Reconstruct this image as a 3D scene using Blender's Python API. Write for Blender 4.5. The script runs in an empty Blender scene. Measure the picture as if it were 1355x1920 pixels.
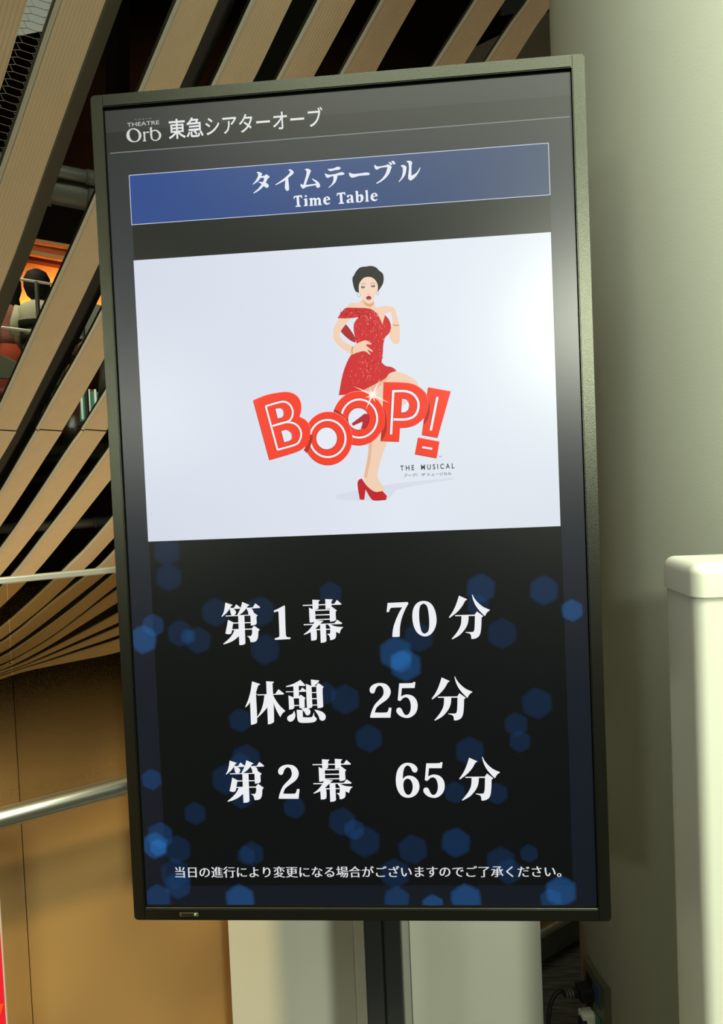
import bpy, bmesh, math, random
from math import sin, cos, pi, radians, sqrt, atan2
from mathutils import Vector, Matrix, Euler
from mathutils.geometry import tessellate_polygon
random.seed(7)
SC = bpy.context.scene
COL = SC.collection
# ------------------------------------------------------------------ camera
W, H, F = 1355.0, 1920.0, 1300.0
ZD = 1.45                                   # height of the display's centre
CAM = Vector((0.0921437, -1.0220622, ZD + 0.0234825))
ROT = Euler((1.53869303, 0.0421742281, 0.0714669045), 'XYZ')
cd = bpy.data.cameras.new('camera'); cam = bpy.data.objects.new('camera', cd); COL.objects.link(cam)
cam.location = CAM; cam.rotation_euler = ROT
cd.sensor_fit = 'HORIZONTAL'; cd.sensor_width = 36.0; cd.lens = F / W * 36.0
cd.clip_start = 0.02; cd.clip_end = 100
SC.camera = cam
RM = ROT.to_matrix()
# ------------------------------------------------------------------ world, light, exposure
wd = bpy.data.worlds.new('world'); SC.world = wd; wd.use_nodes = True
wd.node_tree.nodes['Background'].inputs[0].default_value = (0.62, 0.66, 0.5, 1)
wd.node_tree.nodes['Background'].inputs[1].default_value = 0.11
SC.view_settings.view_transform = 'Standard'; SC.view_settings.look = 'None'
SC.view_settings.exposure = 0; SC.view_settings.gamma = 1
SC.view_settings.use_curve_mapping = False

def area(name, loc, target, size, power, col, sy=None, spread=170):
    l = bpy.data.lights.new(name, 'AREA'); l.energy = power; l.color = col
    l.shape = 'RECTANGLE'; l.size = size; l.size_y = sy or size; l.spread = radians(spread)
    o = bpy.data.objects.new(name, l); COL.objects.link(o); o.location = loc
    o.rotation_euler = (Vector(target) - Vector(loc)).to_track_quat('-Z', 'Y').to_euler()
    return o
def spot(name, loc, target, power, col, ang=60, blend=.6, r=.06):
    l = bpy.data.lights.new(name, 'SPOT'); l.energy = power; l.color = col
    l.spot_size = radians(ang); l.spot_blend = blend; l.shadow_soft_size = r
    o = bpy.data.objects.new(name, l); COL.objects.link(o); o.location = loc
    o.rotation_euler = (Vector(target) - Vector(loc)).to_track_quat('-Z', 'Y').to_euler()
    return o
COOL = (0.95, 1.0, 0.80); WARM = (1.0, 0.66, 0.3)
area('ceiling_wash', (1.5, -1.0, 3.3), (1.15, 0.2, 1.9), .8, 85, COOL, 1.2)
area('lobby_wash', (0.3, -1.1, 3.3), (0.3, -.5, 0.9), 1.4, 18, COOL, .6)
spot('track_light', (1.42, -3.8, 2.6), (0.0, 0.2, 0.55), 310, COOL, 46, 1.0, .2)
spot('stand_downlight', (1.0, -1.3, 3.3), (0.75, -0.2, 1.1), 38, COOL, 34, .6, .08)
area('slat_fill', (0.9, 1.9, -1.6), (-1.2, 2.6, 2.4), 1.6, 31, (1.0, .94, .74))  # added fill below floor level, brightens the slats from underneath
area('atrium_warm', (-1.2, 2.6, -1.9), (-2.4, 4.2, 1.2), 1.4, 66, (1.0, .72, .40))
area('gallery_orange', (-4.9, 7.6, 2.9), (-4.5, 9.4, 4.1), 1.6, 185, (1.0, .43, .12), spread=75)
area('gallery_white', (-3.6, 4.4, 4.6), (-3.6, 6.0, 2.6), .8, 26, (1.0, .85, .65))
spot('corner_fill', (0.36, 0.82, 3.35), (0.50, 1.02, 0.0), 85, COOL, 22, .6, .05)  # added fill spot, lifts the shadowed floor and skirting beside the pillar
spot('balustrade_warm', (-0.9, -1.1, 3.3), (-0.36, 0.55, -.1), 330, (1.0, .76, .40), 34, 1.0, .1)

# ------------------------------------------------------------------ helpers
def ray(x, y):
    return RM @ Vector(((x - W / 2) / F, -(y - H / 2) / F, -1))
def at(x, y, D): return CAM + ray(x, y) * D
def atY(x, y, Y):
    d = ray(x, y); return CAM + d * ((Y - CAM.y) / d.y)
def atZ(x, y, Z):
    d = ray(x, y); return CAM + d * ((Z - CAM.z) / d.z)
def atP(x, y, p0, n):
    d = ray(x, y); return CAM + d * ((Vector(p0) - CAM).dot(n) / d.dot(n))
def lin(c):
    r = []
    for v in c[:3]:
        v /= 255.0; r.append(v / 12.92 if v <= .04045 else ((v + .055) / 1.055) ** 2.4)
    return tuple(r) + (1.0,)
def mat(name, col, rough=.5, metal=0., spec=.5, emit=None, es=1.0, bump=0, bscale=80, noise=0):
    m = bpy.data.materials.new(name); m.use_nodes = True; nt = m.node_tree; b = nt.nodes['Principled BSDF']
    c = tuple(col)[:3] + (1,)
    b.inputs['Base Color'].default_value = c; b.inputs['Roughness'].default_value = rough
    b.inputs['Metallic'].default_value = metal; b.inputs['Specular IOR Level'].default_value = spec
    if emit: b.inputs['Emission Color'].default_value = tuple(emit)[:3] + (1,); b.inputs['Emission Strength'].default_value = es
    if bump or noise:
        tc = nt.nodes.new('ShaderNodeTexCoord'); nz = nt.nodes.new('ShaderNodeTexNoise'); nz.inputs['Scale'].default_value = bscale
        nz.inputs['Detail'].default_value = 3
        nt.links.new(tc.outputs['Object'], nz.inputs['Vector'])
        if bump:
            bp = nt.nodes.new('ShaderNodeBump'); bp.inputs['Strength'].default_value = bump; bp.inputs['Distance'].default_value = .002
            nt.links.new(nz.outputs['Fac'], bp.inputs['Height']); nt.links.new(bp.outputs['Normal'], b.inputs['Normal'])
        if noise:
            mx = nt.nodes.new('ShaderNodeMix'); mx.data_type = 'RGBA'
            mx.inputs[6].default_value = tuple(v * (1 - noise) for v in c[:3]) + (1,); mx.inputs[7].default_value = tuple(min(1, v * (1 + noise)) for v in c[:3]) + (1,)
            nt.links.new(nz.outputs['Fac'], mx.inputs[0]); nt.links.new(mx.outputs[2], b.inputs['Base Color'])
    return m
def link(me, name, m=None, parent=None):
    o = bpy.data.objects.new(name, me); COL.objects.link(o)
    if m:
        for q in (m if isinstance(m, (list, tuple)) else [m]): me.materials.append(q)
    if parent: o.parent = parent
    return o
def tag(o, label=None, cat=None, group=None, kind=None):
    if label: o['label'] = label
    if cat: o['category'] = cat
    if group: o['group'] = group
    if kind: o['kind'] = kind
    return o
def empty(name, loc=(0, 0, 0)):
    o = bpy.data.objects.new(name, None); COL.objects.link(o); o.location = loc; o.empty_display_size = .1
    return o
def pydata(name, vs, fs, m=None, parent=None, smooth=False, off=None):
    me = bpy.data.meshes.new(name)
    if parent is not None and off is None: off = wloc(parent)
    if off is not None: vs = [Vector(v) - off for v in vs]
    me.from_pydata([tuple(v) for v in vs], [], fs); me.update()
    if smooth: me.shade_smooth(); me.set_sharp_from_angle(angle=radians(35))
    return link(me, name, m, parent)
def wloc(o):
    v = Vector((0, 0, 0))
    while o is not None: v += o.location; o = o.parent
    return v
class MB:
    def __init__(s): s.v = []; s.f = []
    def box(s, a, b):
        i = len(s.v); x0, y0, z0 = a; x1, y1, z1 = b
        s.v += [(x0, y0, z0), (x1, y0, z0), (x1, y1, z0), (x0, y1, z0), (x0, y0, z1), (x1, y0, z1), (x1, y1, z1), (x0, y1, z1)]
        s.f += [tuple(i + k for k in q) for q in ((0, 3, 2, 1), (4, 5, 6, 7), (0, 1, 5, 4), (1, 2, 6, 5), (2, 3, 7, 6), (3, 0, 4, 7))]
        return s
    def obox(s, p, q, n, w, h):      # bar from p to q, half-axes n*w and up*h
        p = Vector(p); q = Vector(q); d = (q - p).normalized(); n = Vector(n).normalized(); u = d.cross(n).normalized()
        i = len(s.v)
        for c in (p, q):
            for a, b in ((-1, -1), (1, -1), (1, 1), (-1, 1)): s.v.append(c + n * w * a / 2 + u * h * b / 2)
        s.f += [tuple(i + k for k in t) for t in ((0, 1, 2, 3), (7, 6, 5, 4), (0, 4, 5, 1), (1, 5, 6, 2), (2, 6, 7, 3), (3, 7, 4, 0))]
        return s
    def tube(s, pts, r, n=16, caps=True):
        pts = [Vector(p) for p in pts]; i0 = len(s.v); up = None
        for k, p in enumerate(pts):
            d = (pts[min(k + 1, len(pts) - 1)] - pts[max(k - 1, 0)]).normalized()
            if up is None:
                up = Vector((0, 0, 1)) if abs(d.z) < .9 else Vector((1, 0, 0))
            a = d.cross(up).normalized(); up2 = a.cross(d).normalized(); up = up2
            rr = r[k] if isinstance(r, (list, tuple)) else r
            for j in range(n):
                t = 2 * pi * j / n; s.v.append(p + a * cos(t) * rr + up2 * sin(t) * rr)
        for k in range(len(pts) - 1):
            for j in range(n):
                a = i0 + k * n + j; b = i0 + k * n + (j + 1) % n
                s.f.append((a, b, b + n, a + n))
        if caps:
            s.f.append(tuple(i0 + j for j in range(n))[::-1]); e = i0 + (len(pts) - 1) * n
            s.f.append(tuple(e + j for j in range(n)))
        return s
    def build(s, name, m=None, parent=None, smooth=False, bevel=0):
        off = wloc(parent) if parent is not None else Vector((0, 0, 0))
        me = bpy.data.meshes.new(name); me.from_pydata([tuple(Vector(v) - off) for v in s.v], [], s.f); me.update()
        bm = bmesh.new(); bm.from_mesh(me); bmesh.ops.recalc_face_normals(bm, faces=bm.faces)
        if bevel: bmesh.ops.bevel(bm, geom=[e for e in bm.edges], offset=bevel, segments=2, profile=.6, affect='EDGES', clamp_overlap=True)
        bm.to_mesh(me); bm.free()
        if smooth:
            me.shade_smooth()
            for p in me.polygons:
                if len(p.vertices) > 4: p.use_smooth = False
        return link(me, name, m, parent)
# ------------------------------------------------------------------ materials
M = {}
M['pillar'] = mat('painted_plaster', (.47, .49, .41), .75, bump=.12, bscale=220)
M['cab'] = mat('white_laminate', (.72, .74, .64), .45)
M['cab2'] = mat('white_edge', (.80, .83, .70), .4)
M['cab3'] = mat('grey_edge', (.42, .43, .38), .5)
M['bezel'] = mat('textured_dark_metal', (.095, .10, .08), .30, .97, .5, bump=.1, bscale=900)
M['black'] = mat('black_plastic', (.010, .010, .010), .55, spec=.3)
M['pole'] = mat('dark_grey_metal', (.045, .05, .05), .45, .6)
M['steel'] = mat('brushed_steel', (.62, .64, .56), .28, .95)
M['alu'] = mat('satin_aluminium', (.66, .69, .6), .4, .5)
M['wood'] = mat('wood_tone_slat', (.62, .49, .31), .55, noise=.08, bscale=14)
M['woodlip'] = mat('slat_lip', (.50, .49, .38), .45)
M['groove'] = mat('slat_groove', (.50, .39, .24), .7)
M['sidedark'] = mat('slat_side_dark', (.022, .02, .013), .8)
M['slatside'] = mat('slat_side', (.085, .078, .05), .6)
M['darksteel'] = mat('dark_painted_steel', (.13, .135, .11), .5)
M['white'] = mat('white_plastic', (.82, .84, .70), .3)
M['mesh'] = mat('galvanised_mesh', (.30, .28, .2), .5, .3)
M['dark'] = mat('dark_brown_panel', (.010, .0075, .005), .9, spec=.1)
M['darkgrey'] = mat('dark_grey_panel', (.022, .024, .018), .9, spec=.1)
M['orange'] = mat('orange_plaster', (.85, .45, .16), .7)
M['red'] = mat('red_card', (.80, .012, .03), .5, emit=(.8, .01, .03), es=.0)
M['hair'] = mat('black_hair', (.012, .010, .008), .75, spec=.2)
M['dcloth'] = mat('black_cloth', (.014, .013, .012), .9, spec=.1)
M['skin'] = mat('skin', (.62, .36, .22), .6)
M['glassg'] = None
def thin_glass(name, tint, gloss=.08, rough=.05):
    m = bpy.data.materials.new(name); m.use_nodes = True; nt = m.node_tree; nt.nodes.clear()
    o = nt.nodes.new('ShaderNodeOutputMaterial'); mx = nt.nodes.new('ShaderNodeMixShader'); t = nt.nodes.new('ShaderNodeBsdfTransparent')
    g = nt.nodes.new('ShaderNodeBsdfGlossy'); t.inputs[0].default_value = tint; g.inputs['Roughness'].default_value = rough
    mx.inputs[0].default_value = gloss
    nt.links.new(t.outputs[0], mx.inputs[1]); nt.links.new(g.outputs[0], mx.inputs[2]); nt.links.new(mx.outputs[0], o.inputs[0])
    return m
M['clear'] = thin_glass('railing_glass', (.86, .91, .85, 1), .012)

# ================================================================== SETTING
U = Vector((.794, .607, 0)).normalized(); N = Vector((.607, -.794, 0)).normalized()
P0 = Vector((.44, 1.12, 0))
def bal(s, z, off=0): return P0 + U * s + N * off + Vector((0, 0, z))
# floor (ends at the balustrade line)
c0 = bal(-4.2, 0, -.03); c1 = bal(3.2, 0, -.03)
fl = pydata('floor', [(c0.x, c0.y, 0), (c1.x, c1.y, 0), (4.2, -5.5, 0), (-4.2, -5.5, 0),
     (c0.x, c0.y, -.25), (c1.x, c1.y, -.25), (4.2, -5.5, -.25), (-4.2, -5.5, -.25)],
     [(0, 3, 2, 1), (4, 5, 6, 7), (0, 1, 5, 4), (1, 2, 6, 5), (2, 3, 7, 6), (3, 0, 4, 7)])
mc = mat('dark_carpet', (.05, .046, .032), .95)
nt = mc.node_tree; b = nt.nodes['Principled BSDF']; tc = nt.nodes.new('ShaderNodeTexCoord'); mp = nt.nodes.new('ShaderNodeMapping')
mp.inputs['Rotation'].default_value = (0, 0, radians(25)); mp.inputs['Scale'].default_value = (12, 110, 1)
nz = nt.nodes.new('ShaderNodeTexNoise'); nz.inputs['Scale'].default_value = 1; nz.inputs['Detail'].default_value = 4
rp = nt.nodes.new('ShaderNodeValToRGB'); rp.color_ramp.elements[0].color = (.012, .011, .008, 1); rp.color_ramp.elements[1].color = (.06, .052, .035, 1)
rp.color_ramp.elements[0].position = .35; rp.color_ramp.elements[1].position = .72
nt.links.new(tc.outputs['Object'], mp.inputs[0]); nt.links.new(mp.outputs[0], nz.inputs['Vector']); nt.links.new(nz.outputs['Fac'], rp.inputs[0]); nt.links.new(rp.outputs[0], b.inputs['Base Color'])
fl.data.materials.append(mc); tag(fl, 'dark carpet with fine streaks around the foot of the display', kind='structure')
# ceiling over the lobby
cl = MB().box((-4.2, -5.5, 3.4), (4.2, .95, 3.5)).build('ceiling', mat('ceiling_paint', (.62, .64, .55), .8))
tag(cl, 'pale ceiling above the lobby', kind='structure')
# round wall on the right (pillar)
PCX, PCY, PR = .862, .50, .43
mb = MB(); nn = 96
for z in (0, 3.4):
    for k in range(nn): mb.v.append((PCX + PR * cos(2 * pi * k / nn), PCY + PR * sin(2 * pi * k / nn), z))
for k in range(nn): mb.f.append((k, (k + 1) % nn, nn + (k + 1) % nn, nn + k))
mb.f.append(tuple(range(nn))[::-1]); mb.f.append(tuple(range(nn, 2 * nn)))
o = mb.build('wall_right', M['pillar'], smooth=True); tag(o, 'curved grey-green plaster wall right of the display', kind='structure')
mb = MB()
o = MB().box((-4.3, -5.6, 0), (4.3, -5.5, 3.4)).build('wall_back', mat('lobby_wall', (.12, .115, .09), .8)); tag(o, 'lobby wall behind the viewer', kind='structure')

# ------------------------------------------------------------------ slatted wall
WS = .10
def kk(x, y): return max(18.0, 88 - .052 * (x - 100) - .065 * (y - 100))
def surf(x, y): return at(x, y, F * WS / kk(x, y))
def interp(poly, y):
    for (x0, y0), (x1, y1) in zip(poly, poly[1:]):
        if y <= y1: break
    t = (y - y0) / (y1 - y0); return x0 + (x1 - x0) * t
def resample(poly, n):
    P = [Vector(p) for p in poly]
    # catmull-rom then even arc length
    Q = []
    for i in range(len(P) - 1):
        a = P[max(i - 1, 0)]; b = P[i]; c = P[i + 1]; d = P[min(i + 2, len(P) - 1)]
        for k in range(12):
            t = k / 12; Q.append(.5 * ((2 * b) + (c - a) * t + (2 * a - 5 * b + 4 * c - d) * t * t + (3 * b - a - 3 * c + d) * t ** 3))
    Q.append(P[-1]); L = [0]
    for a, b in zip(Q, Q[1:]): L.append(L[-1] + (b - a).length)
    out = []; j = 0
    for k in range(n):
        s = L[-1] * k / (n - 1)
        while j < len(L) - 2 and L[j + 1] < s: j += 1
        t = (s - L[j]) / max(1e-9, L[j + 1] - L[j]); out.append(Q[j].lerp(Q[j + 1], min(1, max(0, t))))
    return out
SL = [  # left edge, right edge of every slat, from the top down
 ([(-60, -120), (-90, 60), (-150, 260), (-240, 480)], [(85, -90), (52, 0), (0, 170), (-60, 340), (-110, 480)]),
 ([(146, -100), (105, 0), (5, 300), (-75, 520), (-190, 800)], [(238, -100), (198, 0), (90, 300), (30, 470), (0, 545), (-100, 800)]),
 ([(372, -90), (331, 0), (258, 173), (162, 400), (71, 600), (0, 757), (-60, 880)], [(450, -90), (409, 0), (336, 166), (187, 491), (115, 640), (31, 807), (0, 862), (-35, 920)]),
 ([(512, -90), (470, 0), (394, 163), (192, 577), (124, 700), (36, 860), (0, 921), (-60, 1015)], [(592, -90), (547, 0), (472, 156), (196, 671), (121, 800), (60, 898), (0, 988), (-50, 1060)]),
 ([(640, -85), (595, 0), (517, 150), (360, 440), (201, 726), (117, 855), (60, 942), (0, 1028), (-60, 1105)], [(712, -85), (667, 0), (587, 145), (400, 490), (204, 800), (140, 897), (60, 1006), (0, 1080), (-55, 1140)]),
 ([(758, -80), (713, 0), (635, 142), (430, 500), (206, 836), (110, 965), (24, 1075), (0, 1104), (-60, 1160)], [(825, -80), (780, 0), (703, 136), (470, 560), (210, 896), (140, 985), (69, 1071), (0, 1140), (-60, 1190)]),
 ([(936, -80), (889, 0), (808, 127), (520, 580), (213, 965), (120, 1066), (50, 1133), (0, 1176), (-60, 1220)], [(995, -80), (947, 0), (870, 120), (560, 620), (214, 1008), (144, 1080), (69, 1148), (0, 1200), (-60, 1237)]),
 ([(1038, -80), (988, 0), (907, 118), (600, 610), (216, 1028), (182, 1061), (93, 1131), (40, 1176), (0, 1205), (-60, 1240)], [(1090, -80), (1040, 0), (966, 111), (640, 650), (290, 1000), (199, 1076), (110, 1147), (50, 1193), (0, 1226), (-60, 1252)]),
 ([(420, 900), (300, 1000), (211, 1076), (130, 1143), (50, 1201), (0, 1232), (-60, 1256)], [(430, 940), (320, 1025), (219, 1098), (150, 1153), (96, 1193), (40, 1227), (0, 1246), (-60, 1268)]),
 ([(430, 970), (320, 1046), (219, 1106), (140, 1164), (90, 1200), (30, 1235), (-10, 1253), (-60, 1268)], [(440, 1005), (330, 1067), (222, 1129), (149, 1175), (90, 1212), (30, 1244), (-10, 1260), (-60, 1276)]),
 ([(440, 1030), (330, 1090), (223, 1148), (150, 1188), (90, 1219), (30, 1248), (-60, 1278)], [(450, 1065), (335, 1115), (225, 1166), (150, 1200), (90, 1227), (30, 1252), (-60, 1281)]),
 ([(450, 1075), (335, 1125), (225, 1174), (150, 1206), (90, 1231), (30, 1254), (-60, 1284)], [(450, 1105), (335, 1146), (225, 1190), (150, 1216), (90, 1237), (30, 1256), (-60, 1287)]),
 ([(450, 1115), (335, 1156), (225, 1197), (150, 1221), (90, 1240), (30, 1258), (-60, 1290)], [(450, 1150), (335, 1186), (225, 1222), (150, 1238), (90, 1250), (30, 1264), (-60, 1296)]),
]
wall = empty('wall_left', surf(100, 900)); tag(wall, 'curved wall of wood-toned diagonal slats', kind='structure')
NRM = Vector((.593, -.05, -.805)).normalized()     # the face of the slats looks down and to the right
# profile across one slat: (fraction, height towards the viewer in slat widths)
PRF = [(0, 0, 1), (.045, .03, 1), (.08, .03, 1), (.095, -.03, 1), (.115, -.03, 1), (.125, .0, 1), (.15, 0, 0)]
for g in range(10):
    a = .15 + g * .083
    PRF += [(a + .055, 0, 0), (a + .064, -.007, 0), (a + .074, -.007, 0), (a + .083, 0, 0)]
PRF += [(1, 0, 0)]
def slat(L, R, name='slat', flat=False):
    n = len(L); vs = []; fs = []; mi = []; m = len(PRF) + 2
    for i in range(n):
        a = surf(*L[i]); b = surf(*R[i]); w = (b - a).length
        vs.append(a.lerp(b, .03) - NRM * .012)
        for s, h, _ in PRF: vs.append(a.lerp(b, s) + NRM * h * w)
        vs.append(b.lerp(a, .03) - NRM * .012)
    for i in range(n - 1):
        for j in range(m):
            a = i * m + j; b = i * m + (j + 1) % m
            fs.append((a, b, b + m, a + m))
            if j == 0 or j >= m - 2: mi.append(2)
            elif 1 <= j <= 6: mi.append(1 if j in (1, 2, 6) else 3)
            else: mi.append(3 if PRF[j - 1][1] < 0 and PRF[j][1] < 0 else 0)
    fs.append(tuple(range(m))[::-1]); fs.append(tuple(range((n - 1) * m, n * m))); mi += [2, 2]
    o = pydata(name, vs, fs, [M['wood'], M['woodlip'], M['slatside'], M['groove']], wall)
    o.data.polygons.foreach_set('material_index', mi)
    return o
def extend(P, a, b):
    def ex(p, q, d):
        v = Vector(p) - Vector(q); v.normalize(); return tuple(Vector(p) + v * d)
    return [ex(P[0], P[1], a)] + list(P) + [ex(P[-1], P[-2], b)]
SL = [(extend(L_, (1, 60, 240)[min(k_, 2)], 150), extend(R_, (1, 60, 240)[min(k_, 2)], 150)) for k_, (L_, R_) in enumerate(SL)]
for si, (Lp, Rp) in enumerate(SL):
    n = 57; L = resample(Lp, n); R = resample(Rp, n)
    # split each board where its butt joint shows (about y = 806 in view)
    js = [i for i in range(n) if L[i].y > 806]
    if js and 3 < js[0] < n - 3 and Lp[0][1] < 400 and L[js[0]].x < 330:
        j = js[0]; t = (806 - L[j - 1].y) / (L[j].y - L[j - 1].y)
        # joint is level: use the point on the right edge at the same height
        def joint(A, y):
            k = [i for i in range(n) if A[i].y > y][0]; tt = (y - A[k - 1].y) / (A[k].y - A[k - 1].y); return k, A[k - 1].lerp(A[k], tt)
        kl, pl = joint(L, 804); kr, pr = joint(R, 807)
        A = resample(Lp[:0] + [tuple(v) for v in L[:kl:4]] + [tuple(pl)], 24); B = resample([tuple(v) for v in R[:kr:4]] + [tuple(pr)], 24)
        slat(A, B)
        dd = Vector((0, 2.2))
        A = resample([tuple(pl + dd)] + [tuple(v) for v in L[kl + 1::3]] + [tuple(L[-1])], 20); B = resample([tuple(pr + dd)] + [tuple(v) for v in R[kr + 1::3]] + [tuple(R[-1])], 20)
        slat(A, B)
    else:
        slat(L, R)

# structural ribs seen along the right flank of two slats
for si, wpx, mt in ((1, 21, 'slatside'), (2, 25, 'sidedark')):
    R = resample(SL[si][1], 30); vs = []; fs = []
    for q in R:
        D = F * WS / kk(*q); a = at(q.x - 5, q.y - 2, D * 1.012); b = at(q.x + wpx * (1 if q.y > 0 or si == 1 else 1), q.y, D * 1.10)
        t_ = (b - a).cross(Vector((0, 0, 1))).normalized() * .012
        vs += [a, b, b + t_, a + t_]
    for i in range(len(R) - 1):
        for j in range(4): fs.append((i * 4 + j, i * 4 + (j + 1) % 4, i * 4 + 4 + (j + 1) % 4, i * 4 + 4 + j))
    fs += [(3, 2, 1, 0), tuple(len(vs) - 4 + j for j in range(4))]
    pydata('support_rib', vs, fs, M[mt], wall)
# expanded metal mesh behind the first gap
mb = MB(); S6 = 6.4
def mp_(x, y): return at(x / S6, y / S6, 1.9)
def seg(x0, y0, x1, y1):
    ym = (y0 + y1) / 2 / S6; xm = (x0 + x1) / 2 / S6
    if not (interp(SL[0][1], ym) - 30 < xm < interp(SL[1][0], ym) + 55): return
    a = mp_(x0, y0); b = mp_(x1, y1); mb.obox(a, b, (0, 1, 0), .0015, .0012)
for r in range(-6, 26):
    for c in range(-3, 5):
        px = 215 - 28 * r + 215 * c; py = 425 + 87 * r + 43 * c
        qx, qy = px + 85, py
        seg(px, py, qx, qy); seg(qx, qy, px + 215, py + 43); seg(px + 45, py - 87 + 12, qx, qy)
mg = mb.build('wire_mesh', M['mesh'], wall); mg['kind'] = 'stuff'

# steel pipes behind the slats
def pipe(a, b, r, name, label, Da, Db, m='darksteel', cat='pipe'):
    p = at(a[0], a[1], Da); q = at(b[0], b[1], Db); d = q - p
    o = empty(name, p); tag(o, label, cat)
    MB().tube([p - d * 1.6, q + d * 1.2], r, 24).build('pipe_run', M[m], o, True)
    for t in (-.55, .15, .9):
        c = p + d * t; e = d.normalized() * .02
        MB().tube([c - e, c + e], r * 1.18, 24).build('pipe_collar', M[m], o, True)
    return o
pipe((70, 347), (185, 371), .064, 'steel_pipe', 'thick grey steel pipe crossing behind the slats, left of the display corner', 2.95, 3.05)
pipe((80, 314), (180, 335), .026, 'steel_pipe', 'thinner grey pipe directly above the thick grey pipe behind the slats', 2.85, 2.95)
pipe((0, 992), (200, 978), .055, 'steel_pipe', 'dim grey pipe seen through the lower slat gaps above the thin rail', 7.6, 7.8)
o = empty('pipe_clamp', at(100, 303, 2.7)); tag(o, 'small pale metal clamp above the thinner grey pipe', 'clamp')
c = at(97, 303, 2.7)
MB().tube([c + Vector((0, -.012, 0)), c + Vector((0, .012, 0))], .03, 20).build('clamp_plate', M['alu'], o, True)
MB().tube([c + Vector((0, -.018, 0)), c + Vector((0, -.008, 0))], .012, 10).build('bolt', M['steel'], o, True)
MB().box((c.x - .008, c.y - .005, c.z - .075), (c.x + .012, c.y + .005, c.z - .02)).build('clamp_leg', M['alu'], o)

# dark structure beyond the slats
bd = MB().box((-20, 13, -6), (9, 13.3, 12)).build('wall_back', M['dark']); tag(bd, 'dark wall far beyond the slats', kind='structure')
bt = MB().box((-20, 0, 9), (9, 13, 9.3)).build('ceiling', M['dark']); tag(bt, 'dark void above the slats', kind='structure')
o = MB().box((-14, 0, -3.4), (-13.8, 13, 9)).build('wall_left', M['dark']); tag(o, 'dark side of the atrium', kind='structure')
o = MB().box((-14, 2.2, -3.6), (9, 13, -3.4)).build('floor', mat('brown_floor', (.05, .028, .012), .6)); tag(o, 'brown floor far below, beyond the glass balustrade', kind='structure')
# ceiling patch behind the mesh, top left; its light is put in as emission
a = [at(-60, -60, 4.2), at(150, -60, 4.6), at(150, 40, 4.6), at(-60, 80, 4.2)]
bk = [v + Vector((0, .05, .02)) for v in a]
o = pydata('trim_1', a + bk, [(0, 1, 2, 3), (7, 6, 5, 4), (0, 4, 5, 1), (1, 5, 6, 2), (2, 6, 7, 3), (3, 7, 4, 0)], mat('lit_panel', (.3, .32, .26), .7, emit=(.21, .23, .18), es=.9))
tag(o, 'pale ceiling panel behind the wire mesh, its light put in as a glow', kind='structure')
# brown beam and dark ducts in the gaps over the display
def beam(name, pts, D, m, lab, th=.12):
    f = [at(x, y, d) for (x, y), d in zip(pts, D if isinstance(D, (list, tuple)) else [D] * len(pts))]
    b_ = [v + Vector((0, th, 0)) for v in f]; k = len(f)
    fs = [tuple(range(k)), tuple(range(2 * k - 1, k - 1, -1))] + [(i, k + i, k + (i + 1) % k, (i + 1) % k) for i in range(k)]
    o = pydata(name, f + b_, fs, m); tag(o, lab, kind='structure'); return o
beam('trim_2', [(840, 112), (1032, 20), (1090, 60), (1080, 200), (800, 240)], 6.4, mat('brown_soffit', (.2, .17, .12), .8), 'brown soffit edge seen between the last slats', .3)
beam('trim_3', [(560, -40), (620, -40), (430, 260), (400, 230)], 5.2, M['darkgrey'], 'dark duct edge behind the slats above the display', .2)
beam('trim_4', [(200, -40), (222, -40), (222, 240), (196, 240)], 5.0, M['dark'], 'dark upright behind the second slat', .2)
beam('trim_5', [(500, -40), (510, -40), (352, 230), (344, 226)], 5.2, M['darkgrey'], 'narrow dark rail behind the slats', .1)
beam('trim_6', [(930, -40), (1010, -50), (1005, 8), (940, 18)], 7.5, mat('greyblue', (.09, .11, .1), .6), 'grey panel glimpsed at the top between two slats', .1)

# ------------------------------------------------------------------ upper gallery
DG = 6.3
hA = at(70, 534, DG); GZ = hA.z - 1.50
gx0, gx1 = -11.0, at(236, 900, DG).x
gy = hA.y
g = MB().box((gx0, gy - .42, GZ - .07), (gx1, gy + 2.2, GZ)).build('floor', M['darkgrey']); tag(g, 'upper gallery floor slab', kind='structure')
# orange bulkhead
def band(name, y0l, y1l, y0r, y1r, D0, m, lab, th=.2):
    return beam(name, [(-250, y0l - .177 * 280), (30, y0l), (135, y0r), (330, y0r + .177 * 195), (330, y1r + .177 * 195), (135, y1r), (30, y1l), (-250, y1l - .177 * 280)], D0, m, lab, th)
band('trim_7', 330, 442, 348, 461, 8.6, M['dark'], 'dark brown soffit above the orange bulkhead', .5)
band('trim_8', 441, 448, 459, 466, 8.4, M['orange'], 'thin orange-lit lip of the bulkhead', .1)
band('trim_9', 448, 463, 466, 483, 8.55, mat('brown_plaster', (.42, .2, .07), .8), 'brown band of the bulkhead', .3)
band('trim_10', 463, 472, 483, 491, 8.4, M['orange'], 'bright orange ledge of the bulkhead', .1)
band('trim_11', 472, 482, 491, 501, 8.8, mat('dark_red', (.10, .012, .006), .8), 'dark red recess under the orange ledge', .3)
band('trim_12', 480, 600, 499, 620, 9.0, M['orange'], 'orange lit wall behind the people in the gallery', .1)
gp = empty('gallery_railing', at(40, 560, 5.9)); tag(gp, 'glass railing with two pale rails in front of the people in the gallery', 'railing')
def rail(y0, y1, r, nm):
    p = at(14, y0, 5.82); q = at(100, y1, 5.98); d = q - p
    MB().tube([p - d * 3.0, q + d * 4.0], r, 12).build(nm, M['alu'], gp, True)
rail(520, 533, .012, 'top_rail'); rail(615.5, 626, .014, 'lower_rail')
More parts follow.
